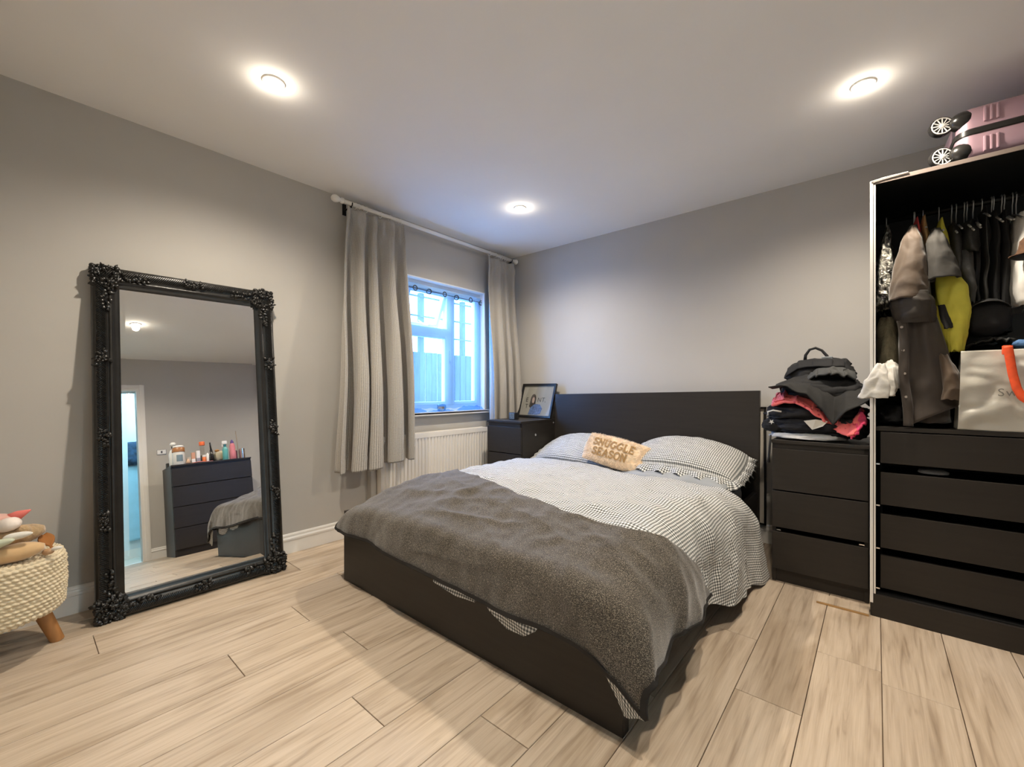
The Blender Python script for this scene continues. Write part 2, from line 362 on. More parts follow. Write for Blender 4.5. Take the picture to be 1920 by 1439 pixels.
M_FENCE=plain('weathered_fence_timber',(0.032,0.032,0.033),0.85,var=0.6,scale=5,aniso=(6,6,0.5),bump=0.4,bscale=40)
struct('ground_outside',MB().box(-4.5,-TH-0.02,-3.2,4.6,-0.3,-0.1),plain('garden_paving',(0.55,0.55,0.54),0.9,var=0.1))
fen=thing('garden_fence','tall timber board fence with a rail trellis outside the window','fence',(-2.0,0.8,-0.1))
y=-2.4; rf=random.Random(5)
while y<3.9:
    w=0.105+rf.random()*0.01; dx=rf.uniform(-0.006,0.006)
    obj('board',MB().box(-2.02+dx,-2.0+dx,y,y+w-0.012,-0.1,1.575+rf.uniform(-0.004,0.004),0.003),M_FENCE,fen); y+=w
for z in (1.815,2.085,2.36): obj('trellis_rail',MB().box(-2.03,-2.0,-2.4,3.9,z-0.010,z+0.010,0.002),M_FENCE,fen)
for y in (-1.6,-0.55,0.42,1.22,2.4,3.5): obj('fence_post',MB().box(-2.10,-2.035,y-0.035,y+0.035,-0.1,2.42,0.004),M_FENCE,fen)

# sheer voile on its wire, hung in the reveal
vo=thing('voile_curtain','sheer pale blue-white voile panel, daylight blue put into its tint, with metal eyelets hanging inside the window reveal','curtain',(-0.02,-0.86,W_Z0))
def vfold(y,z):
    ph=(y+1.203)/0.158*PI
    k=sm(1.2,1.9,z)
    return -0.030+0.012*math.sin(ph+PI/2)*(0.35+0.65*k)+0.006*nz(y*9,z*1.5)+0.010*nz(y*4+3,z*0.8)*(1-k)
def vfn(u,v):
    z=1.928-v*(1.928-0.885); y=-1.30+u*0.88
    x=vfold(y,z)
    if v>0.93:
        t=(v-0.93)/0.07; x+=0.020*t*abs(nz(y*14,7))+0.006*t; z+=0.018*t*nz(y*11,2)
    return (x,y,z)
obj('voile',MB().grid(120,70,vfn),M_VOILE,vo,smooth=True)
pu=MB()
def puddle(yc,w,h,seed):
    def f(u,v):
        y=yc+(u-0.5)*w; a=v*PI
        r=(0.6+0.6*abs(nz(u*6,seed)))*(math.sin(PI*min(max(u,0.02),0.98))**0.5)
        return (-0.012+0.030*math.cos(a)*r+0.006*nz(u*9,v*3,seed), y, W_Z0+0.006+h*math.sin(a)*r*(1+0.4*nz(u*12,v*4,seed)))
    return f
pu.grid(40,8,puddle(-1.20,0.22,0.045,1.0)); pu.grid(50,8,puddle(-0.58,0.33,0.055,4.0)); pu.grid(30,6,puddle(-0.93,0.30,0.018,8.0))
obj('bunched_hem',pu,M_VOILE,vo,smooth=True)
M_EYE=plain('dark_eyelet_metal',(0.06,0.065,0.07),0.35,0.7)
for i in range(6):
    y=-1.203+0.158*i; x=vfold(y,1.886)
    Mx=T((x,y,1.886),ry=PI/2)@Matrix.Rotation((0.0 if i%2==0 else 0.9),4,'X')
    mb=MB(); rs=[]
    for j in range(20):
        a=2*PI*j/20; rs.append([Mx@Vector(((0.020+0.005*math.cos(b))*math.cos(a),(0.020+0.005*math.cos(b))*math.sin(a),0.004*math.sin(b))) for b in (0,PI/2,PI,3*PI/2)])
    mb.rings(rs+[rs[0]]); obj('eyelet',mb,M_EYE,vo,smooth=True)
obj('curtain_wire',MB().tube([(-0.030,W_Y0+0.011,1.886),(-0.030,W_Y1-0.011,1.886)],0.003,6),M_EYE,vo)

# little glass pot on the sill
gp=thing('glass_tealight_holder','small round patterned glass tealight holder on the window sill','candle holder',(0.008,-0.945,W_Z0+0.004))
M_CLEAR=glassmat('pale_glass',(0.75,0.85,0.92))
zb=W_Z0+0.0045
obj('cup',MB().lathe([(0.022,zb),(0.036,zb+0.010),(0.041,zb+0.032),(0.038,zb+0.055),(0.033,zb+0.064),(0.031,zb+0.063),(0.036,zb+0.05),(0.038,zb+0.032),(0.033,zb+0.012),(0.02,zb+0.006)],T((0.008,-0.945,0)),24),M_CLEAR,gp,smooth=True)
obj('printed_band',MB().grid(20,3,lambda u,v:(0.008+0.0418*math.cos(-1.6+u*1.5),-0.945+0.0418*math.sin(-1.6+u*1.5),zb+0.022+v*0.022)),plain('grey_print',(0.22,0.22,0.23),0.5,var=0.6,scale=60),gp,smooth=True)
obj('tealight',MB().lathe([(0.018,zb+0.007),(0.018,zb+0.02),(0.014,zb+0.021)],T((0.008,-0.945,0)),16),M_WHITE,gp)

# ------------------------------------------------------------------ curtain pole and curtains
RX,RZ=0.10,2.335
pole=thing('curtain_pole','white wooden curtain pole with ball finials above the window','curtain pole',(RX,-1.0,RZ))
obj('pole',MB().tube([(RX,-1.885,RZ),(RX,-0.095,RZ)],0.014,14),M_WHITE,pole,smooth=True)
for y,s in ((-1.885,-1),(-0.095,1)):
    k=1.0 if s<0 else 0.62
    Mf=T((RX,y,RZ),rx=-s*PI/2)
    obj('finial',MB().lathe([(0.015,0),(0.019,0.004*k),(0.019,0.018*k),(0.013,0.024*k),(0.013,0.030*k),(0.020,0.040*k),(0.025,0.056*k),(0.025,0.066*k),(0.019,0.080*k),(0.008,0.087*k)],Mf,18),M_WHITE,pole,smooth=True)
for y in (-1.83,-0.13):
    mb=MB(); mb.box(0.0,0.006,y-0.014,y+0.014,RZ-0.055,RZ+0.025,0.002); mb.tube([(0.004,y,RZ-0.022),(RX,y,RZ-0.022)],0.006,8)
    mb.tube([(RX-0.017,y,RZ+0.004),(RX-0.012,y,RZ-0.014),(RX,y,RZ-0.019),(RX+0.012,y,RZ-0.014),(RX+0.017,y,RZ+0.004)],0.004,6)
    obj('pole_bracket',mb,M_BLKMETAL,pole)
def curtain(label,yt0,yt1,yb0,yb1,ztop,zbot,folds,ringys,amp,seed,nb=0.0,lift=None):
    t=thing('curtain',label,'curtain',(RX,(yt0+yt1)/2,zbot))
    cloth=1.35
    def fn(u,v):
        # folds: uneven phase, deeper and wider towards the hem
        ph=interp(folds,u)
        y=lerp(lerp(yt0,yt1,u),lerp(yb0,yb1,u),v**0.8)
        top=1-sm(0.0,0.08,v)
        a=amp*(0.45+0.75*sm(0.0,0.7,v))
        x=RX+0.004+0.045*sm(0.1,0.75,v)+a*math.cos(ph)*(1-0.45*top)+0.012*nz(u*5,v*2.2,seed)+0.006*nz(u*14,v*5,seed)*(1-top)
        y+=a*0.40*math.sin(2*ph)*(0.3+v)+0.010*nz(u*3+9,v*3,seed)
        # pinch under the heading tape
        x+=0.016*math.sin(2*PI*len(ringys)*u)*math.exp(-((v-0.045)/0.03)**2)
        z=ztop-v*(ztop-zbot)+0.012*v*nz(u*4,3,seed)+(0.004*math.sin(ph) if v>0.9 else 0)
        if lift: z+=lift(u)*v
        return (max(x,0.022),y,z)
    c=obj('cloth',MB().grid(150,110,fn,lambda u,v:(u*cloth,v*1.85)),M_CURT,t,smooth=True,solid=0.003)
    obj('hem_fold',MB().grid(150,3,lambda u,v:tuple(Vector(fn(u,0.945+0.05*v))+Vector((0.0035,0,0))),lambda u,v:(u*cloth,(0.945+0.05*v)*1.85)),M_CURT,t,smooth=True)
    for y in ringys:
        mb=MB(); rs=[]
        for j in range(16):
            a=2*PI*j/16; rs.append([(RX+(0.021+0.0025*math.cos(b))*math.cos(a), y+0.0025*math.sin(b), RZ-0.006+(0.021+0.0025*math.cos(b))*math.sin(a)) for b in (0,PI/2,PI,3*PI/2)])
        mb.rings(rs+[rs[0]]); obj('curtain_ring',mb,M_WHITE,t,smooth=True)
    return t
curtain('long ribbed oatmeal curtain hanging over the radiator end, nearer the tall mirror',-1.865,-1.40,-1.985,-1.36,2.305,0.492,
        [(0,0.2),(0.14,PI*0.9),(0.27,PI*2.0),(0.36,PI*3.0),(0.46,PI*4.0),(0.58,PI*5.1),(0.74,PI*6.0),(0.86,PI*7.0),(1,PI*7.9)],(-1.80,-1.775,-1.745,-1.715,-1.60,-1.52,-1.43),0.058,1.3,
        lift=lambda u:0.03*sm(0.45,0.7,u)-0.0)
curtain('short-gathered ribbed oatmeal curtain in the room corner behind the black bedside chest',-0.47,-0.075,-0.49,-0.045,2.300,0.50,
        [(0,0.1),(0.18,PI*1.0),(0.36,PI*2.0),(0.5,PI*3.0),(0.62,PI*4.0),(0.76,PI*5.0),(0.88,PI*6.0),(1,PI*7.0)],(-0.44,-0.36,-0.30,-0.27,-0.24,-0.21),0.042,6.1)

# ------------------------------------------------------------------ radiator
M_RAD=plain('cream_radiator_enamel',(0.80,0.76,0.69),0.35,var=0.015)
rad=thing('radiator','cream fluted panel radiator on the wall under the window','radiator',(0.07,-1.035,0.10))
RY0,RY1,RZ0,RZ1=-1.60,-0.475,0.105,0.70
def radp(u,v):
    y=lerp(RY0+0.006,RY1-0.006,u); z=lerp(RZ0,RZ1-0.035,v)
    edge=min(1,sm(0,0.06,v))*min(1,1-sm(0.93,0.99,v))*sm(0.0,0.03,u)*(1-sm(0.97,1.0,u))
    ph=(y-RY0)/0.0333
    g=sm(0.25,0.42,abs((ph%1.0)-0.5))
    return (0.104-0.011*g*edge,y,z)
obj('front_panel',MB().grid(408,16,radp),M_RAD,rad,smooth=True)
mb=MB().box(0.034,0.096,RY0+0.01,RY1-0.01,RZ0+0.002,RZ1-0.04); obj('convector',mb,M_RAD,rad)
mb=MB().box(0.030,0.106,RY0,RY1,RZ1-0.040,RZ1-0.030,0.002); mb.box(0.030,0.040,RY0,RY1,RZ1-0.032,RZ1,0.002); mb.box(0.096,0.106,RY0,RY1,RZ1-0.032,RZ1,0.002)
for i in range(56): mb.box(0.040,0.096,RY0+0.01+i*0.0198,RY0+0.016+i*0.0198,RZ1-0.012,RZ1-0.004)
obj('top_grille',mb,M_RAD,rad)
for y in (RY0+0.002,RY1-0.002): obj('side_cover',MB().box(0.032,0.105,y-0.002,y+0.002,RZ0+0.01,RZ1-0.002,0.001),M_RAD,rad)
for y in (RY0+0.2,RY1-0.2): obj('wall_bracket',MB().box(0.001,0.034,y-0.015,y+0.015,RZ0+0.05,RZ1-0.08),M_RAD,rad)
mb=MB().tube([(0.07,RY0+0.012,0.14),(0.07,RY0+0.012,0.001)],0.008,8); mb.lathe([(0.012,0.05),(0.018,0.055),(0.018,0.10),(0.014,0.105)],T((0.07,RY0+0.012,0)),12)
obj('valve',mb,M_WHITE,rad)

# ------------------------------------------------------------------ bed
bed=thing('double_bed','black-brown veneered double bed frame with tall plain headboard','bed',(1.4575,-1.12,0))
BX0,BX1,BYF=0.628,2.287,-2.164
obj('footboard',MB().box(BX0,BX1,BYF,BYF+0.042,0.0,0.38,0.003),M_DARKH,bed)
for x0 in (BX0+0.03,BX1-0.055): obj('side_rail',MB().box(x0,x0+0.025,BYF+0.043,-0.115,0.11,0.36,0.002),M_DARK,bed)
hb=MB().box(-0.83,0.83,-0.02,0.02,0.0,1.024,0.003)
Mh=Matrix.Identity(4); Mh[2][0]=0.0215; Mh[0][3]=1.436; Mh[1][3]=-0.093
hb.v=[tuple(Mh@Vector((p[0],p[1],p[2]*(1 if p[2]>0.5 else 1)))) for p in hb.v]
hb.v=[(x+0.004*z, y+0.02*(z-0.5), max(z,0.0)) for x,y,z in hb.v]
obj('headboard',hb,M_DARKH,bed)
obj('slat_base',MB().box(BX0+0.056,BX1-0.056,BYF+0.044,-0.12,0.17,0.205),plain('pale_slat_wood',(0.45,0.36,0.24),0.6),bed)
mat_=thing('mattress','white mattress lying inside the dark bed frame','mattress',(1.4575,-1.12,0.206))
def matt(u,v):
    return None
mb=MB().box(0.74,2.175,-2.105,-0.125,0.206,0.395,0.04)
obj('mattress_body',mb,plain('white_mattress_cover',(0.62,0.62,0.62),0.9,bump=0.2,bscale=30),mat_,smooth=True)

# bedding: one shared sheet shape, S(s,t) = across, along
XC=1.4575
def secpar(right,t):
    k=sm(1.60,2.05,t)
    return (0.665+0.040*k+0.03*(1-sm(0.9,1.4,t)),0.21,math.radians(82)) if right else (0.585+0.100*k,0.19,math.radians(74))
def sec(s,t=1.0):
    """across the bed: arc length from the middle -> (x, drop)"""
    sg=1 if s>0 else -1; q=abs(s)
    a,r,th=secpar(s>0,t)
    if q<=a: return sg*q,0.0
    ang=min((q-a)/r,th); x=a+r*math.sin(ang); d=r*(1-math.cos(ang))
    e=(q-a)-r*th
    if e>0: x+=e*math.cos(th); d+=e*math.sin(th)
    return sg*x,d
YB=-2.135
def along(t):
    """t = distance towards the foot from the headboard wall -> (y, drop)"""
    y=-t
    if y>=YB: return y,0.0
    r=0.055; q=YB-y; ang=min(q/r,math.radians(86)); e=q-r*math.radians(86)
    yy=YB-r*math.sin(ang); d=r*(1-math.cos(ang))
    if e>0: yy-=e*math.cos(math.radians(86)); d+=e*math.sin(math.radians(86))
    return yy,d
def ztop(x,y):
    z=0.548-0.100*(1-sm(-2.17,-1.70,y))
    z-=0.068*sm(-1.10,-0.66,y)*(0.35+0.65*sm(1.1,1.6,x))
    z-=0.040*max(0,(XC-0.15-x))/0.7*(1-sm(-1.0,-0.5,y)*0.5)
    z-=0.022*max(0,(x-XC-0.35))/0.4
    z+=0.010*math.exp(-((x-1.25)/0.35)**2-((y+1.3)/0.5)**2)
    return z
def wr_(s,t):
    """creases of the bedclothes"""
    w=0.018*nz(s*2.2,t*2.6,1.0)+0.007*nz(s*3.0+t*4.5,t*5.0-s*4,5.0)+0.008*max(0,1-abs(nz(s*1.6-t*0.8,t*6.5+s*1.4,21.0))*3.2)*sm(1.3,1.6,t)*(1-sm(2.02,2.12,t))
    r1=1-abs(nz(s*2.1+0.6*t,t*4.3-1.1*s,9.0))*2.2
    w+=0.011*max(0,r1)**2*sm(0.5,0.9,t)
    w+=0.0045*nz(s*17,t*15,2.0)+0.006*max(0,1-abs(nz(s*6+t*2,t*9-s*3,14.0))*3)*sm(0.6,0.8,t)*(1-sm(1.9,2.1,t))
    edge=sm(0.55,0.95,abs(s))
    w+=edge*0.016*math.sin(t*15+3*nz(t*3,s*2))*(0.5+0.5*nz(t*2.1,4))
    return w
def S(s,t,off=0.0):
    def base(s_,t_):
        x,dx=sec(s_,t_); y,dy=along(t_)
        hang=sm(0.05,0.3,dx)
        px=XC+x+ (0.020*hang*math.sin(t_*11+1.2)+0.012*hang*nz(t_*6,2.2))*(1 if s_>0 else -0.3)
        return Vector((px,y-0.004*sm(0.02,0.1,dy)*(1+math.sin(s_*16)),ztop(XC+max(-0.7,min(0.75,x)),y)-dx-dy))
    p=base(s,t); e=0.012
    n=(base(s+e,t)-base(s-e,t)).cross(base(s,t-e)-base(s,t+e))
    n.normalize()
    if n.z<0: n=-n if abs(n.z)>0.3 else n
    return p+n*(wr_(s,t)+off)
def s_for_drop(d,right=True,t=1.0):
    a,r,th=secpar(right,t)
    dm=r*(1-math.cos(th))
    if d<=dm: return a+r*math.acos(1-d/r)
    return a+r*th+(d-dm)/math.sin(th)
def t_for_drop(d):
    r=0.055; th=math.radians(86); dm=r*(1-math.cos(th))
    if d<=dm: return -YB+r*math.acos(1-max(d,1e-4)/r)
    return -YB+r*th+(d-dm)/math.sin(th)
# duvet
DHEM=[(0.55,0.30),(1.10,0.35),(1.42,0.31),(1.46,0.245),(1.60,0.228),(1.70,0.235),(1.735,0.29),(1.77,0.23),(1.86,0.196),(1.95,0.205),(2.0,0.24),(2.03,0.30),(2.20,0.27),(2.25,0.20),(2.31,0.10),(2.36,0.12)]
DRT=[(0.35,0.40),(0.7,0.455),(1.0,0.45),(1.3,0.42),(1.45,0.37),(1.6,0.285),(1.75,0.255),(1.9,0.205),(2.0,0.175),(2.1,0.15),(2.2,0.145)]
def duv(u,v):
    t0=0.655+0.05*nz(u*3,1)-0.02*u
    tt=lerp(t0,2.15,v); s1=s_for_drop(interp(DRT,tt)+0.015*nz(v*8,3),True,tt)
    s0=-s_for_drop(interp([(1.5,0.20),(2.0,0.12),(2.15,0.07)],tt)+0.02*nz(v*6,5),False,tt)
    s=lerp(s0,s1,u); x=XC+sec(s,2.1)[0]
    zt=ztop(max(0.75,min(x,2.2)),-2.16)-sec(s,2.1)[1]
    tf=t_for_drop(max(0.03,zt-interp(DHEM,x)))
    t=lerp(t0,tf,v)
    return s,t
mb=MB().grid(190,210,lambda u,v:S(*duv(u,v)),lambda u,v:duv(u,v))
duvet=thing('duvet','grey and white gingham duvet spread over the bed, partly under the charcoal throw','duvet',(XC,-1.3,0.46))
obj('cover',mb,M_GING,duvet,smooth=True,keep=True)
# throw
THEM=[(0.60,0.285),(0.70,0.288),(0.97,0.296),(1.23,0.280),(1.56,0.262),(1.80,0.252),(2.02,0.262),(2.15,0.256),(2.24,0.235),(2.29,0.205),(2.34,0.160),(2.37,0.135)]
TEDGE=[(-0.78,1.43),(-0.70,1.46),(-0.46,1.62),(-0.2,1.72),(0.1,1.79),(0.45,1.85),(0.70,1.86),(0.82,1.80),(0.95,1.66),(1.08,1.52),(1.2,1.42)]
TRT=[(1.35,0.335),(1.6,0.300),(1.75,0.275),(1.9,0.225),(2.0,0.195),(2.1,0.165),(2.2,0.155)]
def thr(u,v):
    tt=lerp(1.5,2.15,v); s1=s_for_drop(interp(TRT,tt)+0.010*math.sin(v*19),True,tt)
    s0=-s_for_drop(interp([(1.5,0.17),(1.9,0.15),(2.05,0.10),(2.15,0.088)],tt)+0.015*nz(v*5,7),False,tt)
    s=lerp(s0,s1,u); x=XC+sec(s,2.1)[0]
    zt=ztop(max(0.75,min(x,2.2)),-2.16)-sec(s,2.1)[1]
    tf=t_for_drop(max(0.03,zt-interp(THEM,x)))
    t0=interp(TEDGE,s)+0.012*nz(s*5,4)
    return s,lerp(t0,tf,v)
throw=thing('throw_blanket','charcoal tweed throw with black bound edge across the foot of the bed','blanket',(XC,-1.9,0.48))
def thp(u,v):
    s,t=thr(u,v)
    p=S(s,t,0.012+0.003*nz(s*6,t*6,3))
    return p
obj('cloth',MB().grid(170,90,thp,thr),M_TWEED,throw,smooth=True,keep=True)
hm=MB(); hw=0.016
def edge(f,n):
    hm.grid(n,1,lambda a,b:f(a,b))
def inset(u,v):
    return tuple(thp(u,v)+Vector((0,0,0.0)))
def band(u,v,du,dv):
    p=thp(u,v); q=thp(u+du,v+dv); d=(p-q); d.normalize(); return p,d
def edgetube(par,n):
    pts=[thp(*par(i/n)) for i in range(n+1)]; nrm=[]
    hm.tube(pts,0.0065,6)
edgetube(lambda a:(a,1.0),170); edgetube(lambda a:(1.0,a),90); edgetube(lambda a:(0.0,a),60)
def hemband(name_par,n,wid):
    """flat binding lying on the cloth along one edge"""
    rows=[]
    for i in range(n+1):
        (u,v),(u2,v2)=name_par(i/n)
        a=thp(u,v); b=thp(u2,v2); d=(b-a); L=d.length or 1e-6
        rows.append((a-d/L*0.002,a+d*min(1,wid/L)))
    # normal offset
    vs=[];fs=[]
    for i,(a,b) in enumerate(rows):
        tan=(rows[min(i+1,n)][0]-rows[max(i-1,0)][0]); nn=tan.cross(b-a); 
        if nn.length>0: nn.normalize()
        if nn.dot(Vector((0.35,-0.55,0.76)))<0: nn=-nn
        vs+= [a+nn*0.0075,b+nn*0.0075]
        if i: o=2*(i-1); fs.append((o,o+1,o+3,o+2))
    hm.add(vs,fs)
hemband(lambda a:((a,1.0),(a,0.95)),170,0.013); hemband(lambda a:((1.0,a),(0.985,a)),90,0.015)
obj('edge_binding',hm,M_HEM,throw,smooth=True)
# bedclothes tucked below the duvet at the head end
ms=MB().box(0.735,2.18,-0.95,-0.135,0.396,0.425,0.012); 
sh=thing('fitted_sheet','grey fitted sheet showing under the pillows','sheet',(XC,-0.42,0.396)); obj('sheet_cloth',ms,plain('mid_grey_cotton',(0.30,0.31,0.32),0.85,bump=0.2,bscale=40),sh)

# pillows
def pillow(mb,M,w,d,h,seed,frill=0.0,nn=44,sag=0.0):
    def shell(sgn):
        def f(u,v):
            a=2*u-1; b=2*v-1
            k=(max(0,1-abs(a)**3.0)*max(0,1-abs(b)**2.6))**0.5
            ca=1-0.06*(b*b); cb=1-0.08*(a*a)
            zz=sgn*h/2*k*(1+0.14*nz(a*1.6,b*1.6,seed)+0.05*nz(a*5,b*5,seed+3)) 
            if sgn<0: zz*=0.7
            zz-=sag*(a*a)*0.6
            return M@Vector((a*w/2*ca,b*d/2*cb,zz+0.006*nz(a*9,b*9,seed+8)*k))
        return f
    uv=lambda u,v:(u*w,v*d)
    n0=len(mb.v); mb.grid(nn,nn,shell(1)); u1=[uv(i/nn,j/nn) for j in range(nn+1) for i in range(nn+1)]
    mb.grid(nn,nn,shell(-1)); mb.uv=(mb.uv or [])+u1+u1
    return mb
def frill(M,w,d,wid,seed,sag=0.0,n=260,waves=24):
    mb=MB(); uvs=[]
    per=[]
    for i in range(n):
        q=4*i/n; s=int(q); f=q-s
        a,b=[(-1+2*f,-1),(1,-1+2*f),(1-2*f,1),(-1,1-2*f)][s]
        ca=1-0.06*(b*b); cb=1-0.08*(a*a)
        per.append((a*w/2*ca,b*d/2*cb,a,b))
    rs=[]
    for i,(x,y,a,b) in enumerate(per):
        L=math.hypot(a,b); o=Vector((a/L*0.8 if abs(a)>0.98 else a*0.25,b/L*0.8 if abs(b)>0.98 else b*0.25,0)); o.normalize()
        ph=2*PI*waves*i/n+1.5*nz(i*0.05,seed)
        row=[]
        for k in range(5):
            t=k/4
            r=(wid*0.35 if b>0.98 else wid)*t*(1-0.16*math.cos(ph)*t)
            row.append(M@Vector((x+o.x*(r-0.006),y+o.y*(r-0.006),-sag*a*a*0.6+0.017*t*math.sin(ph)-0.030*t*t+0.008*t*nz(i*0.11,seed))))
        rs.append(row)
    n5=5
    for r in rs+[rs[0]]: pass
    mb.rings(rs+[rs[0]],False); mb.uv=[(i/n*2*(w+d),k/4*wid) for i in range(n+1) for k in range(n5)]
    return mb
M_GREYSATIN=plain('grey_satin_cotton',(0.27,0.285,0.295),0.5,var=0.08,scale=5,bump=0.3,bscale=14,bdist=0.01)
def gpillow(label,M,seed,w=0.72,d=0.46,h=0.17,sag=0.05):
    loc=M.translation-Vector((0,0,0.06))
    t=thing('pillow',label,'pillow',loc,'pillows at the headboard')
    obj('pillowcase',pillow(MB(),M,w,d,h,seed,sag=sag),M_GING,t,smooth=True)
    obj('frill',frill(M,w,d,0.060,seed,sag),M_GING,t,smooth=True)
    return t
gpillow('gingham frilled pillow at the window side of the headboard',T((1.085,-0.372,0.562),rz=math.radians(-2),rx=math.radians(20),ry=math.radians(1)),2.0,w=0.80)
gpillow('gingham frilled pillow lying on a plain grey pillow beside the drawer chest',T((1.875,-0.372,0.610),rz=math.radians(1),rx=math.radians(15),ry=math.radians(3)),5.0,h=0.16,sag=0.07)
gp2=thing('pillow','plain grey pillow underneath the gingham one beside the drawer chest','pillow',(1.86,-0.36,0.43),'pillows at the headboard')
obj('pillowcase',pillow(MB(),T((1.85,-0.42,0.482),rx=math.radians(2)),0.72,0.50,0.125,11.0,sag=0.02),M_GREYSATIN,gp2,smooth=True)

# cushion
cush=thing('lettered_cushion','tan fleece cushion reading SNUGGLE SEASON leaning on the pillows','cushion',(1.455,-0.60,0.56))
MC=T((1.452,-0.565,0.597),rz=math.radians(4),rx=math.radians(60),ry=math.radians(10.5))
CW,CH,CD=0.475,0.225,0.10
M_FLEECE=plain('tan_fleece',(0.70,0.54,0.36),0.95,var=0.25,scale=40,bump=0.6,bscale=70,bdist=0.006,sheen=0.5)
cm=MB(); pillow(cm,MC,CW,CH,CD,3.0,nn=30); cm.uv=None
obj('cover',cm,M_FLEECE,cush,smooth=True)
def cushz(a,b):
    k=(max(0,1-abs(a)**3.0)*max(0,1-abs(b)**2.6))**0.5
    return CD/2*k
# pile: short fibres all over the front
fm=MB(); rc=random.Random(4)
for i in range(7000):
    a=rc.uniform(-0.99,0.99); b=rc.uniform(-0.99,0.99)
    x=a*CW/2*(1-0.06*b*b); y=b*CH/2*(1-0.08*a*a); z=cushz(a,b)*(1+0.14*nz(a*1.6,b*1.6,3.0))
    if abs(x)<0.165 and abs(y+0.002)<0.062: L=0.005
    else: L=rc.uniform(0.009,0.016)
    an=2.2*nz(a*3,b*3,6)+rc.uniform(-0.8,0.8)-0.5; d=Vector((math.cos(an)*0.8+a*0.5,math.sin(an)*0.8+b*0.6,0.65)); d.normalize()
    p=Vector((x,y,z-0.001)); q=p+d*L; sd=d.cross(Vector((0,0,1))); sd.normalize(); sd*=0.0011
    fm.add([MC@(p-sd),MC@(p+sd),MC@q],[(0,1,2)])
tag(obj('fleece_pile',fm,plain('tan_fleece_fibre',(0.76,0.60,0.42),0.9,var=0.2,scale=30,sheen=0.4),cush),kind='stuff')
# slab-serif letters as stitched strokes
def arc(cx,cy,rx,ry,a0,a1,n=10): return [(cx+rx*math.cos(math.radians(a0+(a1-a0)*i/n)),cy+ry*math.sin(math.radians(a0+(a1-a0)*i/n))) for i in range(n+1)]
GL={
 'S':([arc(0.33,0.75,0.27,0.22,35,250,12)+arc(0.33,0.26,0.29,0.24,80,-150,12)],[((0.56,0.98),(0.56,0.74)),((0.05,0.02),(0.05,0.28))],0.66),
 'N':([[(0.12,0),(0.12,1)],[(0.12,1),(0.66,0)],[(0.66,0),(0.66,1)]],[((0.0,0),(0.26,0)),((0.0,1),(0.16,1)),((0.52,1),(0.8,1))],0.80),
 'U':([[(0.12,1),(0.12,0.35)]+arc(0.38,0.33,0.26,0.31,180,360,10)+[(0.64,1)]],[((0.0,1),(0.26,1)),((0.50,1),(0.78,1))],0.78),
 'G':([arc(0.42,0.5,0.36,0.48,50,320,16)+[(0.72,0.42)]],[((0.50,0.42),(0.84,0.42)),((0.68,0.98),(0.68,0.70))],0.86),
 'L':([[(0.12,1),(0.12,0),(0.58,0)]],[((0,1),(0.28,1)),((0,0),(0.2,0)),((0.58,0),(0.58,0.26))],0.66),
 'E':([[(0.12,0),(0.12,1)],[(0.12,1),(0.58,1)],[(0.12,0.52),(0.44,0.52)],[(0.12,0),(0.60,0)]],[((0,1),(0.14,1)),((0,0),(0.14,0)),((0.58,1),(0.58,0.78)),((0.44,0.64),(0.44,0.40)),((0.60,0),(0.60,0.24))],0.68),
 'A':([[(0.10,0),(0.40,1),(0.70,0)],[(0.22,0.36),(0.58,0.36)]],[((0,0),(0.24,0)),((0.56,0),(0.82,0))],0.82),
 'O':([arc(0.40,0.5,0.36,0.48,0,360,22)],[],0.82)}
def word(mb,txt,x0,y0,h,wid,zf,M,gap=0.10):
    x=x0
    for c in txt:
        strokes,serifs,adv=GL[c]
        for pts,k in [(s,1.0) for s in strokes]+[(list(s),0.62) for s in serifs]:
            for (ax,ay),(bx,by) in zip(pts,pts[1:]):
                n=3
                a=Vector((x+ax*h*1.0,y0+ay*h,0)); b=Vector((x+bx*h*1.0,y0+by*h,0)); d=b-a; L=d.length
                if L<1e-6: continue
                d/=L; sd=Vector((-d.y,d.x,0))*wid*k/2; a=a-d*wid*0.25*k; b=b+d*wid*0.25*k
                vs=[]
                for i in range(n+1):
                    p=a.lerp(b,i/n)
                    for q in (p-sd,p+sd): vs.append(M@Vector((q.x,q.y,zf(q.x,q.y))))
                mb.add(vs,[(2*i,2*i+1,2*i+3,2*i+2) for i in range(n)])
        x+=(adv+gap)*h
    return x-gap*h-x0
zf=lambda x,y:cushz(2*x/CW,2*y/CH)*(1+0.14*nz(2*x/CW*1.6,2*y/CH*1.6,3.0))+0.0055
tl=MB(); h1=0.052
w1=word(MB(),'SNUGGLE',0,0,h1,0.01,zf,MC); w2=word(MB(),'SEASON',0,0,h1,0.01,zf,MC)
word(tl,'SNUGGLE',-w1/2-0.012,0.010,h1,0.0095,zf,MC); word(tl,'SEASON',-w2/2-0.022,-0.062,h1,0.0095,zf,MC)
tag(obj('lettering',tl,plain('brown_stitching',(0.30,0.17,0.055),0.8,var=0.2,scale=80),cush),label='brown stitched slab lettering SNUGGLE SEASON')
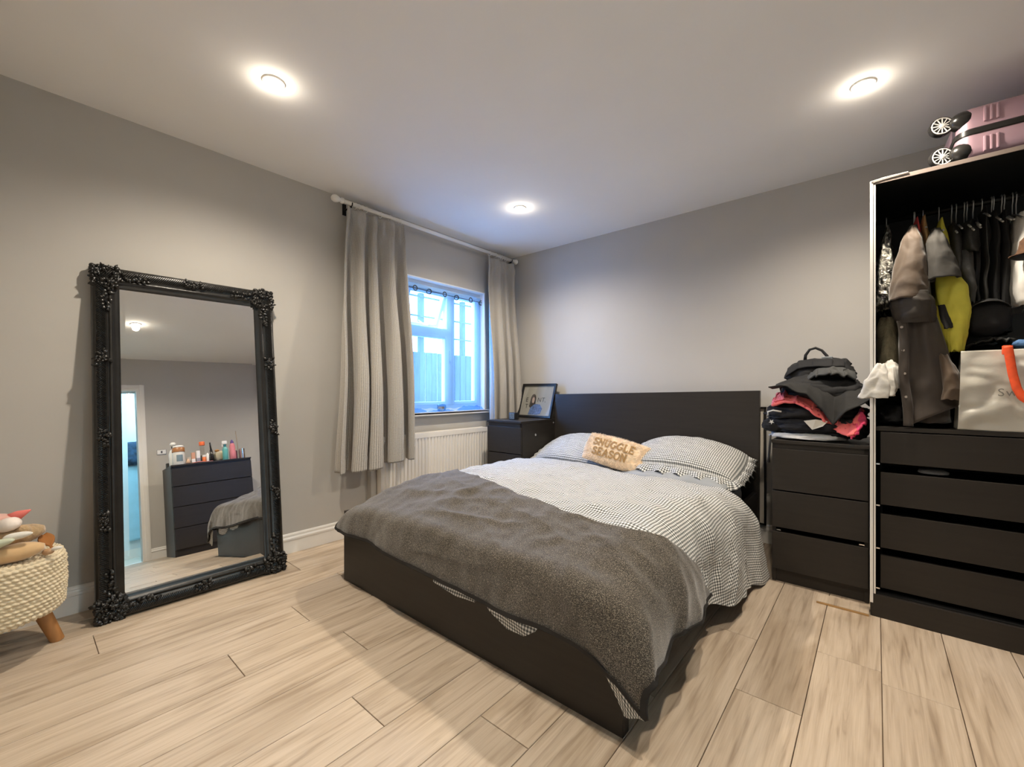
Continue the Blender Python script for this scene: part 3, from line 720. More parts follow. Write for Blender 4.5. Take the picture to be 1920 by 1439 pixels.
# ------------------------------------------------------------------ drawer chests
def chest(name,label,x0,x1,yf,yb,h,fronts,group=None,face='-y',mat=None):
    """plain veneered chest: sides, top, back, recessed plinth and one object per drawer; built facing -y, turned to face -x on request"""
    mat=mat or M_DARK
    cx,cy=(x0+x1)/2,(yf+yb)/2
    if face=='-y': tr=lambda m:m
    else:
        def tr(m):
            R=Matrix.Translation((cx,cy,0))@Matrix.Rotation(-PI/2,4,'Z')@Matrix.Translation((-cx,-cy,0)); m.v=[tuple(R@Vector(p)) for p in m.v]; return m
    t=thing(name,label,'chest of drawers',(cx,cy,0),group); s=0.018; ft=0.018
    for xa in (x0,x1-s):
        m=MB().box(xa,xa+s,yf+ft+0.002,yb,0.0,h-0.0185,0.0015); obj('side_panel',tr(m),mat,t)
    obj('top_panel',tr(MB().box(x0-0.001,x1+0.001,yf-0.002,yb,h-0.018,h,0.002)),mat,t)
    obj('back_panel',tr(MB().box(x0+s,x1-s,yb-0.012,yb-0.004,0.05,h-0.02)),M_BLACKIN,t)
    obj('upper_rail',tr(MB().box(x0+s,x1-s,yf+0.012,yf+0.030,h-0.052,h-0.0185)),mat,t)
    obj('plinth',tr(MB().box(x0+s,x1-s,yf+0.030,yf+0.046,0.0,0.075)),mat,t)
    for z0,z1 in fronts:
        d=obj('drawer',tr(MB().box(x0+0.003,x1-0.003,yf,yf+ft,z0,z1,0.002)),mat,t)
        obj('drawer_box',tr(MB().box(x0+s+0.012,x1-s-0.012,yf+ft+0.001,yb-0.03,z0+0.02,z1-0.04)),M_BLACKIN,d)
    return t
ns=chest('bedside_chest','black-brown bedside chest of drawers in the corner under the framed print',0.222,0.612,-0.60,-0.075,0.78,[(0.505,0.728),(0.285,0.498),(0.075,0.278)])
def camlock(x,y,z,r):
    mb=MB(); mb.lathe([(r,0),(r,0.002),(r*0.8,0.004),(r*0.35,0.004),(r*0.3,0.002)],T((x,y,z),ry=PI/2),16); return mb
k=obj('cam_cap',camlock(0.6122,-0.40,0.655,0.012),M_CHROME,ns,smooth=True); k['label']='round chrome fitting on the side panel'
k=obj('cam_cap',camlock(0.6122,-0.13,0.745,0.009),M_CHROME,ns,smooth=True); k['label']='round chrome fitting on the side panel'

# framed print leaning on the wall
fp=thing('framed_print','black-framed print with bold letters leaning on the wall on the bedside chest','picture',(0.40,-0.13,0.78))
FW,FH=0.415,0.335
MF=T((0.392,-0.145,0.782),rz=math.radians(-3),rx=PI/2-math.radians(17)) # local x right, y up, z out to the room
b=0.020
mb=MB()
for bx in ((-FW/2,FW/2,0,b),(-FW/2,FW/2,FH-b,FH),(-FW/2,-FW/2+b,b,FH-b),(FW/2-b,FW/2,b,FH-b)):
    q=MB().box(bx[0],bx[1],bx[2],bx[3],-0.012,0.014,0.002); mb.add([MF@Vector(p) for p in q.v],q.f)
obj('frame',mb,plain('black_lacquer',(0.012,0.012,0.013),0.3,var=0.1),fp)
def flat(M,pts,z): return MB().add([M@Vector((x,y,z)) for x,y in pts],[tuple(range(len(pts)))])
def ell(cx,cy,rx,ry,n=20,rot=0): 
    return [(cx+rx*math.cos(2*PI*i/n)*math.cos(rot)-ry*math.sin(2*PI*i/n)*math.sin(rot),cy+rx*math.cos(2*PI*i/n)*math.sin(rot)+ry*math.sin(2*PI*i/n)*math.cos(rot)) for i in range(n)]
bk=MB().add([MF@Vector(p) for p in MB().box(-FW/2+b*0.6,FW/2-b*0.6,b*0.6,FH-b*0.6,-0.010,0.000).v],MB().box(0,1,0,1,0,1).f)
sheet=obj('print_sheet',bk,plain('beige_poster_paper',(0.36,0.345,0.30),0.6,var=0.05),fp)
pp=obj('printed_dark_shape',flat(MF,ell(-0.046,0.178,0.034,0.055)+[],0.0012),plain('umber_print_ink',(0.045,0.035,0.032),0.6,var=0.4,scale=60),sheet)
q=MB(); q.add([MF@Vector((x,y,0.0011)) for x,y in [(-0.075,0.20),(-0.02,0.20),(-0.005,0.11),(-0.04,0.07),(-0.085,0.11)]],[(0,1,2,3,4)]); obj('printed_dark_drape',q,bpy.data.materials['umber_print_ink'],sheet)
q=flat(MF,ell(-0.042,0.172,0.016,0.030),0.0016); obj('printed_pale_oval',q,plain('skin_tone_ink',(0.48,0.36,0.32),0.6),sheet)
q=MB(); q.add([MF@Vector((x,y,0.0014)) for x,y in [(-0.08,0.028),(-0.06,0.10),(-0.015,0.135),(0.05,0.13),(0.085,0.09),(0.07,0.04),(0.03,0.028)]],[(0,1,2,3,4,5,6)]); obj('printed_blue_shape',q,plain('blue_print_ink',(0.11,0.18,0.36),0.6,var=0.5,scale=50),sheet)
def textmesh(txt,size,M,z=0.0,shear=0.0,space=1.0):
    c=bpy.data.curves.new('lettering_curve','FONT'); c.body=txt; c.size=size; c.align_x='LEFT'; c.resolution_u=3; c.space_character=space; c.shear=shear
    o=bpy.data.objects.new('lettering_curve',c); COL.objects.link(o)
    bpy.context.view_layer.update(); dg=bpy.context.evaluated_depsgraph_get(); dg.update(); me=bpy.data.meshes.new_from_object(o.evaluated_get(dg))
    mb=MB().add([M@Vector((v.co.x,v.co.y,z)) for v in me.vertices],[tuple(p.vertices) for p in me.polygons])
    bpy.data.objects.remove(o); bpy.data.meshes.remove(me); bpy.data.curves.remove(c); return mb
M_INK=plain('black_print_ink',(0.03,0.03,0.03),0.6)
for txt,x,y in (('E',-0.138,0.155),('N',0.008,0.155),('T',0.060,0.155),(',',0.098,0.155),('T',-0.132,0.090)):
    obj('printed_letter',textmesh(txt,0.062,MF@Matrix.Translation((x,y,0)),0.0020),M_INK,sheet)
gq=MB().box(-FW/2+b*0.7,FW/2-b*0.7,b*0.7,FH-b*0.7,0.006,0.0075)
def picglass():
    m,nt,b_=newmat('picture_glazing'); tr=nd(nt,'ShaderNodeBsdfTransparent'); gl=nd(nt,'ShaderNodeBsdfGlossy',Roughness=0.03); mx=nd(nt,'ShaderNodeMixShader')
    lw=facing(nt,0.06,1.0); n=nd(nt,'ShaderNodeTexNoise',Scale=4.0); c=ramp(nt,n.outputs['Fac'],[(0,(0.96,0.97,0.97)),(1,(0.98,0.98,0.98))])
    nt.links.new(c,tr.inputs[0]); nt.links.new(lw,mx.inputs[0]); nt.links.new(tr.outputs[0],mx.inputs[1]); nt.links.new(gl.outputs[0],mx.inputs[2]); nt.links.new(mx.outputs[0],nt.nodes['Material Output'].inputs[0]); return m
M_PICGLASS=picglass()
gq.v=[tuple(MF@Vector(p)) for p in gq.v]; obj('glazing',gq,M_PICGLASS,fp)
# cube clock
ck=thing('cube_clock','small black cube clock on the corner of the bedside chest','clock',(0.40,-0.42,0.781))
MK=T((0.398,-0.44,0.7815+0.031),rz=math.radians(4))
obj('case',MB().xbox(MK,0.066,0.062,0.062,0.004),plain('matte_black_plastic',(0.014,0.014,0.015),0.5),ck)
q=MB().xbox(MK@Matrix.Translation((0,-0.0305,0)),0.050,0.003,0.050,0.001); obj('display',q,plain('grey_lcd',(0.13,0.14,0.13),0.35),ck)
q=MB()
for (ax,az,sx,sz) in ((-0.006,0.006,0.003,0.020),(0.006,0.006,0.003,0.020),(0.0,0.016,0.009,0.003),(-0.014,-0.014,0.010,0.005),(0.010,-0.014,0.010,0.005)):
    q.xbox(MK@Matrix.Translation((ax,-0.0325,az)),sx,0.001,sz)
obj('display_digits',q,M_INK,ck)
obj('foot_stud',MB().ball(MK@Vector((0.022,-0.032,-0.026)),0.003,8,6),M_CHROME,ck)

# frame standing against the wall behind the headboard
lf=thing('leaning_frame','thin black-framed beige board standing against the wall behind the headboard','picture frame',(2.02,-0.035,0.126))
mb=MB(); a0,a1,c0,c1=1.74,2.297,0.126,0.930
ML=T((0,-0.005,0))
for bx in ((a0,a1,c0,c0+0.012),(a0,a1,c1-0.012,c1),(a0,a0+0.012,c0,c1),(a1-0.012,a1,c0,c1)): mb.box(bx[0],bx[1],-0.042,-0.020,bx[2],bx[3],0.001)
obj('frame',mb,M_BLKMETAL,lf)
obj('backing_board',MB().box(a0+0.012,a1-0.012,-0.030,-0.024,c0+0.012,c1-0.012),plain('cream_board',(0.60,0.55,0.47),0.8),lf)

# ------------------------------------------------------------------ bedside chest at the wardrobe with its heap of clothes
ch=chest('drawer_chest','narrow black-brown three-drawer chest beside the wardrobe, clothes heaped on top',2.428,2.838,-0.652,-0.130,0.775,[(0.505,0.728),(0.302,0.498),(0.075,0.276)])
for x in (2.450,2.800): obj('drawer_runner',MB().box(x,x+0.02,-0.645,-0.640,0.283,0.288),M_CHROME,ch)
of=thing('laminate_offcut','thin oak laminate offcut lying on the floor at the chest plinth','board',(2.74,-0.72,0)); mb=MB().box(2.640,2.838,-0.785,-0.690,0.001,0.012,0.001); obj('plank_face',mb,M_OAK,of)
obj('raw_edge',MB().box(2.640,2.838,-0.787,-0.7852,0.001,0.009),plain('raw_fibreboard_edge',(0.45,0.27,0.11),0.8),of)

def blob(c,r,seed,amp=0.12,fr=2.2,flat=0.5,nu=44,nv=22,rz=0.0,cr=0.05):
    """a soft folded heap: flattened ellipsoid with creases"""
    R=Matrix.Rotation(rz,3,'Z'); mb=MB()
    def f(u,v):
        a=2*PI*u; th=PI*v
        d=Vector((math.sin(th)*math.cos(a),math.sin(th)*math.sin(a),-math.cos(th)))
        e=Vector((abs(d.x)**0.75*(1 if d.x>0 else -1),abs(d.y)**0.75*(1 if d.y>0 else -1),abs(d.z)**0.8*(1 if d.z>0 else -1)))
        k=1+amp*nz(d.x*fr+seed,d.y*fr,d.z*fr*1.6)+cr*(1-2.5*abs(nz(d.x*fr*2.1+seed,d.y*fr*2.1,d.z*fr*4)))
        p=Vector((e.x*r[0],e.y*r[1],e.z*r[2]))*k
        if p.z<0: p.z*=flat
        return Vector(c)+R@p
    return mb.grid(nu,nv,f,wrap=True)
def sheet_cloth(path,hw,seed,fold=0.012,nu=60,nv=26,kf=9.0,droop=0.0):
    """a crumpled length of cloth following a path (x,y,z); hw = half width in depth along the path"""
    def f(u,v):
        q=u*(len(path)-1); i=min(int(q),len(path)-2); t=q-i; t=t*t*(3-2*t)
        p=Vector(path[i]).lerp(Vector(path[i+1]),t); h=interp(hw,u); b=2*v-1
        return (p.x+0.010*nz(u*7,v*4,seed), p.y+b*h, p.z-droop*max(0,-b)**2+fold*nz(u*kf,v*3.4,seed)+fold*0.7*(1-2.4*abs(nz(u*kf*0.7+v*2,v*3,seed+4))))
    return MB().grid(nu,nv,f,lambda u,v:(u*0.5,v*0.4))
M_BLACKC=plain('black_cotton',(0.0075,0.0075,0.0085),0.85,var=0.3,scale=10,bump=0.4,bscale=30,bdist=0.006)
M_NAVYC=plain('navy_black_jersey',(0.010,0.0105,0.015),0.85,var=0.25,scale=10,bump=0.4,bscale=30,bdist=0.006)
M_SLATE=plain('washed_black_linen',(0.0125,0.012,0.0115),0.85,var=0.25,scale=10,bump=0.4,bscale=40,bdist=0.006)
M_GREYC=plain('grey_cotton',(0.05,0.051,0.05),0.85,var=0.2,bump=0.3,bscale=40)
M_TOWEL=plain('grey_white_terry',(0.52,0.53,0.53),0.95,var=0.12,scale=30,bump=0.6,bscale=120,bdist=0.004)
tw=thing('folded_towel','grey-white folded towel at the bottom of the clothes heap','towel',(2.56,-0.47,0.776)); 
obj('towel_body',blob((2.575,-0.475,0.788),(0.175,0.16,0.030),3.0,amp=0.08,flat=0.35,nu=60),M_TOWEL,tw,smooth=True)
c1=thing('black_jumper','crumpled navy-black jumper with white drawstring low in the clothes heap','clothing',(2.60,-0.42,0.80),'heaped clothes')
obj('jumper_body',blob((2.605,-0.425,0.848),(0.225,0.19,0.060),8.0,amp=0.16,fr=2.6,flat=0.8,nu=70,nv=30,cr=0.09),M_NAVYC,c1,smooth=True)
obj('sleeve',blob((2.425,-0.50,0.842),(0.062,0.08,0.036),15.0,amp=0.2,fr=3,flat=0.9,cr=0.1),M_BLACKC,c1,smooth=True)
obj('drawstring',MB().tube([(2.402,-0.60,0.905),(2.405,-0.615,0.925),(2.43,-0.62,0.934),(2.47,-0.625,0.928)],0.0045,6),plain('white_cord',(0.75,0.75,0.72),0.8),c1,smooth=True)
obj('printed_motif',MB().add([(2.418+0.015*math.cos(i*PI/5+0.3)*(1 if i%2 else 0.4),-0.592,0.868+0.015*math.sin(i*PI/5+0.3)*(1 if i%2 else 0.4)) for i in range(10)],[tuple(range(10))]),bpy.data.materials['white_cord'],c1)
c2=thing('black_trousers','black crumpled trousers with turned-out white pocket in the clothes heap','clothing',(2.62,-0.42,0.90),'heaped clothes')
obj('trousers_body',blob((2.600,-0.415,0.918),(0.218,0.185,0.058),21.0,amp=0.2,fr=2.8,flat=0.9,nu=70,nv=30,cr=0.1),M_BLACKC,c2,smooth=True)
obj('hanging_leg',blob((2.762,-0.50,0.855),(0.075,0.11,0.060),27.0,amp=0.18,fr=3,flat=1.0,cr=0.1),M_BLACKC,c2,smooth=True)
obj('pocket_lining',MB().add([(2.572,-0.628,0.882),(2.625,-0.634,0.892),(2.675,-0.628,0.884),(2.655,-0.640,0.858),(2.610,-0.640,0.838)],[(0,1,2,3,4)]),plain('cream_lining',(0.66,0.63,0.55),0.85,var=0.1),c2,solid=0.004)
def redprint():
    m,nt,b_=newmat('coral_speckled_print'); tc=nd(nt,'ShaderNodeTexCoord')
    vo_=nd(nt,'ShaderNodeTexVoronoi',Scale=42.0); nt.links.new(tc.outputs['Object'],vo_.inputs['Vector'])
    nt.links.new(ramp(nt,vo_.outputs['Distance'],[(0.22,(0.50,0.035,0.05)),(0.30,(0.86,0.17,0.16))]),b_.inputs['Base Color']); b_.inputs['Roughness'].default_value=0.8; return m
M_RED=redprint()
c3=thing('coral_pyjamas','coral-red speckled pyjamas draped through the middle of the clothes heap','clothing',(2.62,-0.45,0.95),'heaped clothes')
obj('pyjama_cloth',sheet_cloth([(2.425,-0.47,1.012),(2.475,-0.48,1.030),(2.54,-0.49,1.028),(2.61,-0.50,0.990),(2.66,-0.50,0.945),(2.69,-0.49,0.918),(2.72,-0.48,0.93)],[(0,0.13),(0.5,0.15),(1,0.12)],31.0,droop=0.055),M_RED,c3,smooth=True,solid=0.010)
obj('cuff',sheet_cloth([(2.415,-0.47,0.99),(2.435,-0.475,1.022),(2.475,-0.48,1.036)],[(0,0.10),(1,0.135)],35.0,fold=0.008,droop=0.04),plain('pink_ribbed_knit',(0.78,0.20,0.26),0.85,var=0.3,scale=3,aniso=(60,1,60)),c3,smooth=True,solid=0.008)
obj('trouser_end',sheet_cloth([(2.695,-0.56,0.905),(2.72,-0.575,0.885),(2.755,-0.58,0.868),(2.785,-0.58,0.885),(2.805,-0.575,0.925),(2.815,-0.57,0.945)],[(0,0.04),(0.5,0.075),(1,0.05)],38.0,fold=0.007,droop=0.06),M_RED,c3,smooth=True,solid=0.010)
obj('waistband',sheet_cloth([(2.772,-0.595,0.862),(2.795,-0.60,0.885),(2.818,-0.595,0.935)],[(0,0.055),(1,0.045)],41.0,fold=0.004,droop=0.06),plain('magenta_elastic',(0.75,0.06,0.16),0.8,var=0.3,scale=40),c3,smooth=True,solid=0.010)
c4=thing('black_shirt','large washed-black shirt spread over the top of the clothes heap','clothing',(2.63,-0.44,1.0),'heaped clothes')
def shirt(u,v):
    x=lerp(2.425,2.835,u); b=2*v-1
    ridge=interp([(0,1.062),(0.12,1.085),(0.35,1.135),(0.6,1.128),(0.8,1.105),(1,1.045)],u)
    low=interp([(0,1.045),(0.2,1.052),(0.4,1.005),(0.55,0.935),(0.66,0.870),(0.78,0.935),(0.9,0.965),(1,1.0)],u)
    q=max(0,-b); z=ridge-(ridge-low)*q**1.3-0.10*max(0,b)**2
    y=-0.44+b*0.17-0.055*q*q
    return (x+0.02*q*(u-0.5),y+0.012*nz(u*6,v*5,3),z+0.016*nz(u*4,v*4,5)+0.014*(1-2.5*abs(nz(u*3.5+v*2,v*3-u*2,8))))
obj('shirt_cloth',MB().grid(80,50,shirt),M_SLATE,c4,smooth=True,solid=0.006)
obj('under_fold',blob((2.635,-0.42,1.035),(0.185,0.15,0.072),51.0,amp=0.15,flat=0.8,nu=60,cr=0.08),M_BLACKC,c4,smooth=True)
c5=thing('black_backpack','small black backpack with top handle lying on top of the clothes heap','backpack',(2.62,-0.36,1.1))
bp_=blob((2.615,-0.355,1.128),(0.158,0.12,0.088),61.0,amp=0.07,fr=2.0,flat=0.5,nu=60,nv=28,cr=0.03); obj('bag_body',bp_,M_SLATE,c5,smooth=True)
obj('front_flap',sheet_cloth([(2.475,-0.40,1.165),(2.53,-0.40,1.205),(2.60,-0.40,1.214),(2.68,-0.40,1.214),(2.735,-0.40,1.208),(2.755,-0.40,1.185)],[(0,0.055),(0.5,0.095),(1,0.06)],66.0,fold=0.006,droop=0.045),M_BLACKC,c5,smooth=True,solid=0.007)
obj('top_handle',MB().add([],[]).tube([(2.553,-0.40,1.208),(2.556,-0.40,1.245),(2.575,-0.40,1.276),(2.603,-0.40,1.284),(2.632,-0.40,1.268),(2.655,-0.40,1.236),(2.662,-0.40,1.212)],[0.009,0.008,0.007,0.007,0.007,0.008,0.009],8),M_BLACKC,c5,smooth=True)
obj('buckle',MB().box(2.632,2.682,-0.425,-0.385,1.214,1.232,0.004),plain('steel_buckle',(0.30,0.33,0.36),0.3,0.8),c5)
c6=thing('grey_tee','faded grey T-shirt tucked between backpack and black shirt','clothing',(2.68,-0.46,1.13),'heaped clothes')
obj('tee_cloth',sheet_cloth([(2.585,-0.47,1.128),(2.62,-0.475,1.150),(2.68,-0.475,1.158),(2.74,-0.475,1.150),(2.778,-0.47,1.128)],[(0,0.06),(0.5,0.10),(1,0.06)],71.0,fold=0.010,droop=0.035),M_GREYC,c6,smooth=True,solid=0.008)
obj('strap_end',MB().tube([(2.425,-0.655,0.80),(2.421,-0.662,0.74),(2.418,-0.664,0.68),(2.416,-0.663,0.65)],[0.005,0.006,0.006,0.008],6),M_BLACKC,c1,smooth=True)
# ------------------------------------------------------------------ open wardrobe
WX0,WX1,WYF,WYB,WH=2.8425,3.8425,-0.762,-0.165,2.015
wd=thing('open_wardrobe','tall open wardrobe with black interior, white front edges and four dark drawers','wardrobe',((WX0+WX1)/2,(WYF+WYB)/2,0))
M_LINER=plain('black_interior_board',(0.010,0.010,0.010),0.45,var=0.2)
for x in (WX0,WX1-0.018): obj('side_panel',MB().box(x,x+0.018,WYF+0.004,WYB,0.0,WH,0.001),M_LINER,wd)
obj('top_panel',MB().box(WX0+0.018,WX1-0.018,WYF+0.004,WYB,WH-0.018,WH,0.001),M_LINER,wd)
obj('back_panel',MB().box(WX0+0.018,WX1-0.018,WYB-0.01,WYB-0.003,0.06,WH-0.018),M_LINER,wd)
obj('bottom_panel',MB().box(WX0+0.018,WX1-0.018,WYF+0.02,WYB-0.01,0.088,0.106),M_LINER,wd)
obj('plinth',MB().box(WX0+0.003,WX1,WYF-0.002,WYF+0.016,0.0,0.102,0.001),M_DARKH,wd)
e=obj('edge_strip',MB().box(WX0-0.001,WX0+0.0105,WYF-0.004,WYF+0.0035,0.062,WH-0.002,0.001),M_WHITE,wd); e['label']='white front edge of the left side'
mb=MB().box(WX0+0.0125,WX0+0.0195,WYF-0.001,WYF+0.0038,0.1045,WH-0.018,0.001); obj('edge_strip',mb,M_WHITE,wd)
obj('edge_strip',MB().box(WX0+0.002,WX1,WYF-0.002,WYF+0.0035,WH-0.019,WH-0.0005,0.001),plain('pinkish_white_edge',(0.22,0.175,0.15),0.5),wd)
mb=MB().tube([(WX0+0.004,WYF-0.006,WH-0.004),(WX0+0.05,WYF-0.006,WH+0.001),(WX0+0.13,WYF-0.005,WH+0.001)],0.0022,6); obj('cable',mb,M_WHITE,wd)
SZ=0.875
obj('shelf',MB().box(WX0+0.019,WX1-0.019,WYF+0.03,WYB-0.01,SZ-0.018,SZ,0.001),M_DARKH,wd)
for z0,z1 in ((0.708,0.852),(0.515,0.665),(0.315,0.472),(0.128,0.280)):
    d=obj('drawer',MB().box(WX0+0.036,WX1-0.03,WYF+0.03,WYF+0.048,z0,z1,0.002),M_DARKH,wd)
    obj('drawer_box',MB().box(WX0+0.045,WX1-0.04,WYF+0.0485,WYB-0.06,z0+0.015,z1-0.035),M_BLACKIN,d)
    obj('drawer_runner',MB().box(WX0+0.021,WX0+0.034,WYF+0.035,WYB-0.06,z0-0.010,z0-0.004),M_CHROME,d)
obj('folded_cloth_in_drawer',blob((3.06,-0.62,0.668),(0.05,0.05,0.016),3.3,flat=0.3,nu=24,nv=10),M_TOWEL,wd,smooth=True)
RYL,RZL=-0.46,1.905
obj('clothes_rail',MB().tube([(WX0+0.018,RYL,RZL),(WX1-0.018,RYL,RZL)],0.0125,12),M_BLKMETAL,wd,smooth=True)

M_HANG=plain('pale_hanger_metal',(0.5,0.5,0.48),0.35,0.8)
def hanger(mb_parent,x,zt,y=RYL):
    m=MB(); pts=[(x,y+0.013,RZL+0.004)]
    for i in range(9):
        a=PI*0.0+PI*i/8; pts.append((x,y+0.016*math.cos(a),RZL+0.003+0.016*math.sin(a)))
    pts+=[(x,y-0.012,RZL-0.02),(x,y,RZL-0.035),(x,y,zt-0.004)]
    m.tube(pts,0.0022,6); m.tube([(x,y-0.19,zt-0.075),(x,y-0.08,zt-0.028),(x,y,zt-0.006),(x,y+0.08,zt-0.028),(x,y+0.17,zt-0.065)],0.004,6)
    obj('hanger',m,M_HANG,mb_parent,smooth=True)
def garment(name,label,x,prof,mat,seed,fold=0.2,kf=5,y=RYL,group='garments on the wardrobe rail',lean=None,hang=True,cat='clothing'):
    """side-on garment on a hanger: closed loft, prof = (z, half thickness in x, front y, back y)"""
    t=thing(name,label,cat,(x,y,prof[-1][0]),group)
    n=56; steps=[]
    for (a,b) in zip(prof,prof[1:]):
        m=max(2,int(abs(b[0]-a[0])/0.025))
        for i in range(m): steps.append(tuple(lerp(a[k],b[k],i/m) for k in range(4)))
    steps.append(prof[-1]); rs=[]
    z0=prof[0][0]; z1=prof[-1][0]
    for z,hw,yf,yb in steps:
        q=(z0-z)/(z0-z1); r=[]
        for j in range(n):
            a=2*PI*j/n
            k=1+fold*(0.4+q)*math.sin(kf*a+seed+2.5*nz(q*2.2,seed))+0.22*nz(math.cos(a)*2,q*5+seed,math.sin(a)*2)+0.16*(1-2.5*abs(nz(a*0.8+seed,z*11,seed)))
            dx=hw*math.cos(a)*k; dy=-(yb-yf)/2*math.sin(a)*(1+0.10*nz(math.cos(a)*2+seed,q*4))
            ex=lean(z) if lean else 0
            r.append((x+ex+dx+0.008*nz(q*6,seed+a*0.3),(yf+yb)/2+dy,z+0.006*nz(a*2,seed,q*3)))
        rs.append(r)
    c=tuple(sum(p[k] for p in rs[0])/n for k in range(3)); mb=MB().rings([[(lerp(c[0],p[0],0.25),lerp(c[1],p[1],0.25),p[2]+0.008) for p in rs[0]]]+rs,True,True,False)
    obj('body',mb,mat,t,smooth=True,solid=-0.003)
    if hang: hanger(t,x,z0)
    return t
def sleeve(t,name,ring,mat,seed,n=40,fold=0.12):
    """hanging tube of cloth with creases: ring = (x,y,z,half x,half y)"""
    rs=[]; L=len(ring)-1; m=12
    for i in range(L*m+1):
        q=i/m; k=min(int(q),L-1); f=q-k; a=[lerp(ring[k][j],ring[k+1][j],f) for j in range(5)]; row=[]
        for j in range(n):
            th=2*PI*j/n; z=a[2]
            cr=1-2.6*abs(nz(th*0.9+seed,z*14+1.5*math.sin(th),seed))
            d=1+fold*math.sin(3*th+seed+q*0.7)+fold*0.9*cr*min(1,q*1.5)+0.5*fold*nz(math.cos(th)*3,z*30,seed)
            row.append((a[0]+a[3]*math.cos(th)*d,a[1]+a[4]*math.sin(th)*d,z+0.010*nz(th*1.5,q*2,seed)))
        rs.append(row)
    return obj(name,MB().rings(rs,True,True,False),mat,t,smooth=True,solid=-0.003)
def foil():
    m,nt,b_=newmat('crinkled_silver_foil'); tc=nd(nt,'ShaderNodeTexCoord')
    v=nd(nt,'ShaderNodeTexNoise',Scale=26.0,Detail=6.0,Distortion=1.5); nt.links.new(tc.outputs['Object'],v.inputs['Vector'])
    nt.links.new(ramp(nt,v.outputs['Fac'],[(0.40,(0.02,0.02,0.02)),(0.52,(0.35,0.34,0.30)),(0.62,(0.80,0.77,0.70))]),b_.inputs['Base Color'])
    b_.inputs['Metallic'].default_value=0.6; b_.inputs['Roughness'].default_value=0.28; bumpnode(nt,b_,v.outputs['Fac'],1.0,0.03); return m
M_FOIL=foil()
M_TAN=plain('tan_suedette',(0.078,0.049,0.027),0.7,var=0.15,scale=9,bump=0.3,bscale=25,bdist=0.006,sheen=0.3)
M_BRN=plain('dark_brown_viscose',(0.036,0.0255,0.018),0.65,var=0.2,scale=7,bump=0.25,bscale=20,bdist=0.006,sheen=0.3)
M_YEL=plain('yellow_softshell',(0.55,0.50,0.055),0.7,var=0.12,scale=12,bump=0.3,bscale=25,bdist=0.006)
M_TAUPE=plain('taupe_grey_jersey',(0.042,0.039,0.034),0.85,var=0.12,scale=10,bump=0.3,bscale=60)
M_CHAR=plain('charcoal_nylon',(0.019,0.0185,0.017),0.55,var=0.25,scale=9,bump=0.5,bscale=24,bdist=0.01)
M_CREAM=plain('cream_jersey',(0.62,0.60,0.55),0.85,var=0.08,scale=12,bump=0.4,bscale=26,bdist=0.008)

g=garment('silver_jacket','crinkled silver foil jacket hanging at the left end of the rail',2.903,[(1.845,0.008,-0.60,-0.34),(1.76,0.024,-0.645,-0.30),(1.66,0.034,-0.66,-0.28),(1.50,0.037,-0.66,-0.28),(1.43,0.036,-0.655,-0.28)],M_FOIL,1.0,fold=0.15)
sleeve(g,'sleeve',[(2.900,-0.655,1.74,0.014,0.02),(2.896,-0.675,1.62,0.026,0.03),(2.892,-0.68,1.52,0.024,0.03),(2.885,-0.675,1.45,0.020,0.028)],M_FOIL,2.0)
g=garment('olive_fleece','fluffy olive-beige fleece glimpsed low in the left corner of the wardrobe',2.905,[(1.40,0.03,-0.60,-0.40),(1.33,0.040,-0.63,-0.36),(1.20,0.042,-0.64,-0.34),(1.12,0.040,-0.63,-0.34)],plain('olive_beige_fleece',(0.23,0.20,0.13),0.95,var=0.3,scale=18,bump=0.8,bscale=40,bdist=0.01),2.2,fold=0.12,hang=False)
g=garment('brown_overshirt','long dark brown button overshirt with tan suedette sleeves hanging to the shelf',3.005,[(1.815,0.010,-0.63,-0.30),(1.76,0.030,-0.67,-0.27),(1.66,0.040,-0.685,-0.26),(1.55,0.050,-0.69,-0.26),(1.45,0.060,-0.70,-0.26),(1.25,0.068,-0.705,-0.27),(1.05,0.076,-0.71,-0.28),(0.90,0.078,-0.71,-0.30)],M_BRN,3.0,fold=0.10,lean=lambda z:0.012*sm(1.5,1.0,z)+0.035*(1-sm(0.95,1.4,z)))
sleeve(g,'sleeve',[(2.992,-0.655,1.80,0.010,0.02),(2.988,-0.690,1.73,0.034,0.035),(2.985,-0.712,1.64,0.050,0.042),(2.978,-0.726,1.54,0.062,0.046),(2.972,-0.733,1.455,0.064,0.046)],M_TAN,4.0,fold=0.075)
sleeve(g,'sleeve_cuff',[(2.985,-0.728,1.485,0.060,0.040),(2.990,-0.732,1.44,0.068,0.044),(2.993,-0.730,1.38,0.066,0.040),(2.995,-0.722,1.345,0.058,0.034)],plain('dark_brown_lining',(0.032,0.026,0.021),0.7,var=0.2,bump=0.3,bscale=20),5.0)
pk=MB().grid(6,40,lambda u,v:(lerp(2.935,2.968,u)+0.020*v+0.004*math.sin(v*9),-0.742+0.006*nz(u*3,v*6,2)-0.004*math.sin(u*PI),lerp(1.36,0.885,v)))
pl_=obj('button_placket',pk,M_BRN,g,smooth=True,solid=0.004)
for i in range(4):
    z=1.33-0.105*i; obj('button',MB().lathe([(0.0055,0),(0.0055,0.003),(0.003,0.0035)],T((2.951+0.005*i,-0.7475,z),rx=PI/2),12),plain('shell_button',(0.34,0.30,0.26),0.3),pl_)
sk=MB().grid(30,40,lambda u,v:(lerp(2.960,3.060+0.075*v,u)+0.022*v,-0.735+0.030*u+0.016*math.sin(u*7+v*2.2)+0.010*nz(u*4,v*5,7),lerp(1.40,lerp(0.885,0.985,u**0.8),v)))
obj('front_panel',sk,M_BRN,g,smooth=True,solid=0.003)
